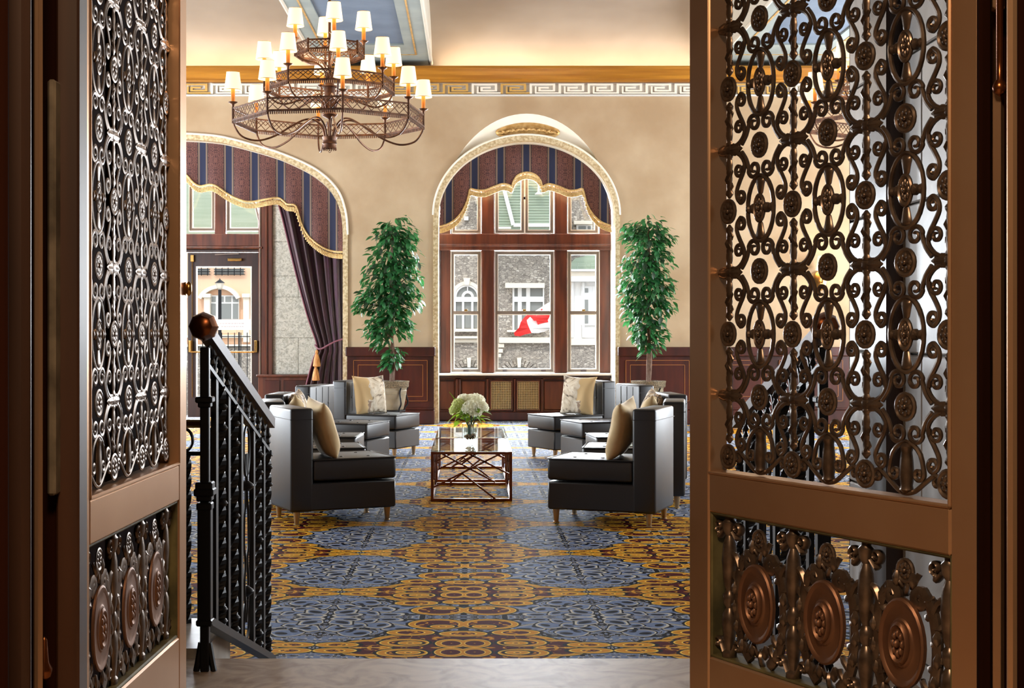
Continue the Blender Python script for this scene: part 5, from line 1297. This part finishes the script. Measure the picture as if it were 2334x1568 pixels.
fpoly('centre_field', [(1138, 735), (1150, 790), (1175, 850), (1205, 915), (1300, 915), (1390, 895), (1470, 860), (1560, 845), (1660, 830), (1680, 470), (1560, 460), (1440, 490), (1350, 550), (1270, 600), (1230, 640), (1185, 690)], 'flag_white', .004)
fpoly('maple_leaf', [(1175, 680), (1215, 720), (1235, 745), (1270, 745), (1292, 800), (1330, 785), (1400, 770), (1440, 765), (1432, 735), (1450, 700), (1470, 655), (1400, 640), (1380, 655), (1290, 640), (1280, 668), (1230, 655)], 'flag_red', -.16)
fpoly('maple_leaf_tip', [(1330, 592), (1352, 572), (1360, 592), (1345, 602)], 'flag_red', -.16)
fpoly('hoist_stripe', [(1660, 830), (1675, 828), (1695, 466), (1680, 470)], 'flag_red')
obj('pole', MB().lathe([(.05, 0), (.04, 6.4), (.06, 6.42), (.06, 6.5), (.001, 6.55)], 10, c=(XX(1282, YG)-fg.location.x, 0, GZ-fg.location.z)), 'trim_white', fg, smooth=50)
# peach building behind the street door
YQ = 38.0
pb_ = empty('peach_building', (XX(500, YQ), YQ, GZ)); tag(pb_, 'peach stucco building with white arches seen through the street door', 'building')
ebox(pb_, 'wall', 250, 640, 540, 1000, 'pink_wall', Y=YQ, d=3)
for x0 in (360, 482, 604):
    mb = MB(); n = 14; cxp = x0 + 40
    for i in range(n):
        a0, a1 = pi*(.14 + .72*i/n), pi*(.14 + .72*(i+1)/n)
        pts = [(XX(cxp + r_*cos(a)*1.0 - 20, YQ), ZZ(700 - r_*sin(a)*.95, YQ)) for r_, a in ((44, a0), (53, a0), (53, a1), (44, a1))]
        mb.prism(pts, YQ-.25, YQ+.05)
    mb.v = [(p[0]-pb_.location.x, p[1]-pb_.location.y, p[2]-pb_.location.z) for p in mb.v]; obj('arch', mb, 'stone_white', pb_)
    ebox(pb_, 'keystone', cxp-24, cxp-17, 643, 658, 'stone_white', Y=YQ, front=.3)
    ebox(pb_, 'recess', cxp-58, cxp+18, 672, 760, 'pink_wall', Y=YQ, front=.02, d=.1)
for x in (468, 557): ebox(pb_, 'column', x, x+14, 678, 780, 'stone_white', Y=YQ, front=.22); ebox(pb_, 'capital', x-2, x+16, 670, 679, 'stone_white', Y=YQ, front=.28); 
f_ = ebox(pb_, 'window', 481, 546, 673, 728, 'trim_white', Y=YQ, front=.08)
for p0, p1, q0, q1 in ((484, 493, 676, 688), (500, 511, 676, 688), (515, 528, 676, 688), (532, 544, 676, 688), (483, 493, 692, 727), (499, 528, 692, 727), (532, 544, 692, 727)):
    obj('pane', MB().box(XX(p0, YQ)-pb_.location.x, XX(p1, YQ)-pb_.location.x, -.10, -.075, ZZ(q1, YQ)-pb_.location.z, ZZ(q0, YQ)-pb_.location.z), 'ext_glass', f_)
for a, b in ((440, 479), (487, 558)):
    ebox(pb_, 'balcony_opening', a+2, b-2, 612, 626, 'ext_glass', Y=YQ, front=.02, d=.05)
    for q in (613, 618, 625): ebox(pb_, 'balcony_rail', a, b, q, q+1.3, 'iron', Y=YQ-.1, d=.05, bev=.004)
    for x in range(int(a)+4, int(b), 14): ebox(pb_, 'balcony_post', x, x+1.4, 609, 628, 'iron', Y=YQ-.12, d=.05, bev=.004)
ebox(pb_, 'string_course', 250, 640, 764, 770, 'stone_white', Y=YQ, front=.2); ebox(pb_, 'string_course', 250, 640, 785, 791, 'stone_white', Y=YQ, front=.2)
ebox(pb_, 'stone_base', 250, 640, 791, 1000, 'fieldstone', Y=YQ-.1, d=.2)
ebox(pb_, 'green_upper_wall', 250, 760, 330, 560, 'roof_green', Y=YQ+1.5, d=.4)
lp = empty('lamp_post', (XX(501, 34), 34, GZ)); tag(lp, 'black street lamp post seen through the street door', 'lamp post')
zt_ = ZZ(660, 34) - GZ
obj('post', MB().lathe([(.12, 0), (.12, .1), (.05, .3), (.04, zt_)], 10), 'iron', lp, smooth=40)
obj('lantern', MB().lathe([(.03, zt_), (.07, zt_+.04), (.11, zt_+.16), (.0, zt_+.17)], 6), 'stone_white', lp)
obj('lantern_cap', MB().lathe([(.13, zt_+.16), (.05, zt_+.22), (.02, zt_+.24), (.001, zt_+.28)], 6), 'iron', lp)
fe_ = empty('street_fence', (XX(510, 33), 33, GZ)); tag(fe_, 'black iron street fence behind the door glass', 'fence')
for q in (766, 789): ebox(fe_, 'fence_rail', 430, 600, q, q+2, 'iron', Y=33, d=.04, bev=.004)
for i in range(12): ebox(fe_, 'fence_bar', 432+i*14.5, 433.6+i*14.5, 758, 900, 'iron', Y=33, d=.03, bev=.004)
ebox(fe_, 'fence_post', 543, 546, 757, 900, 'iron', Y=33, d=.06, bev=.004)
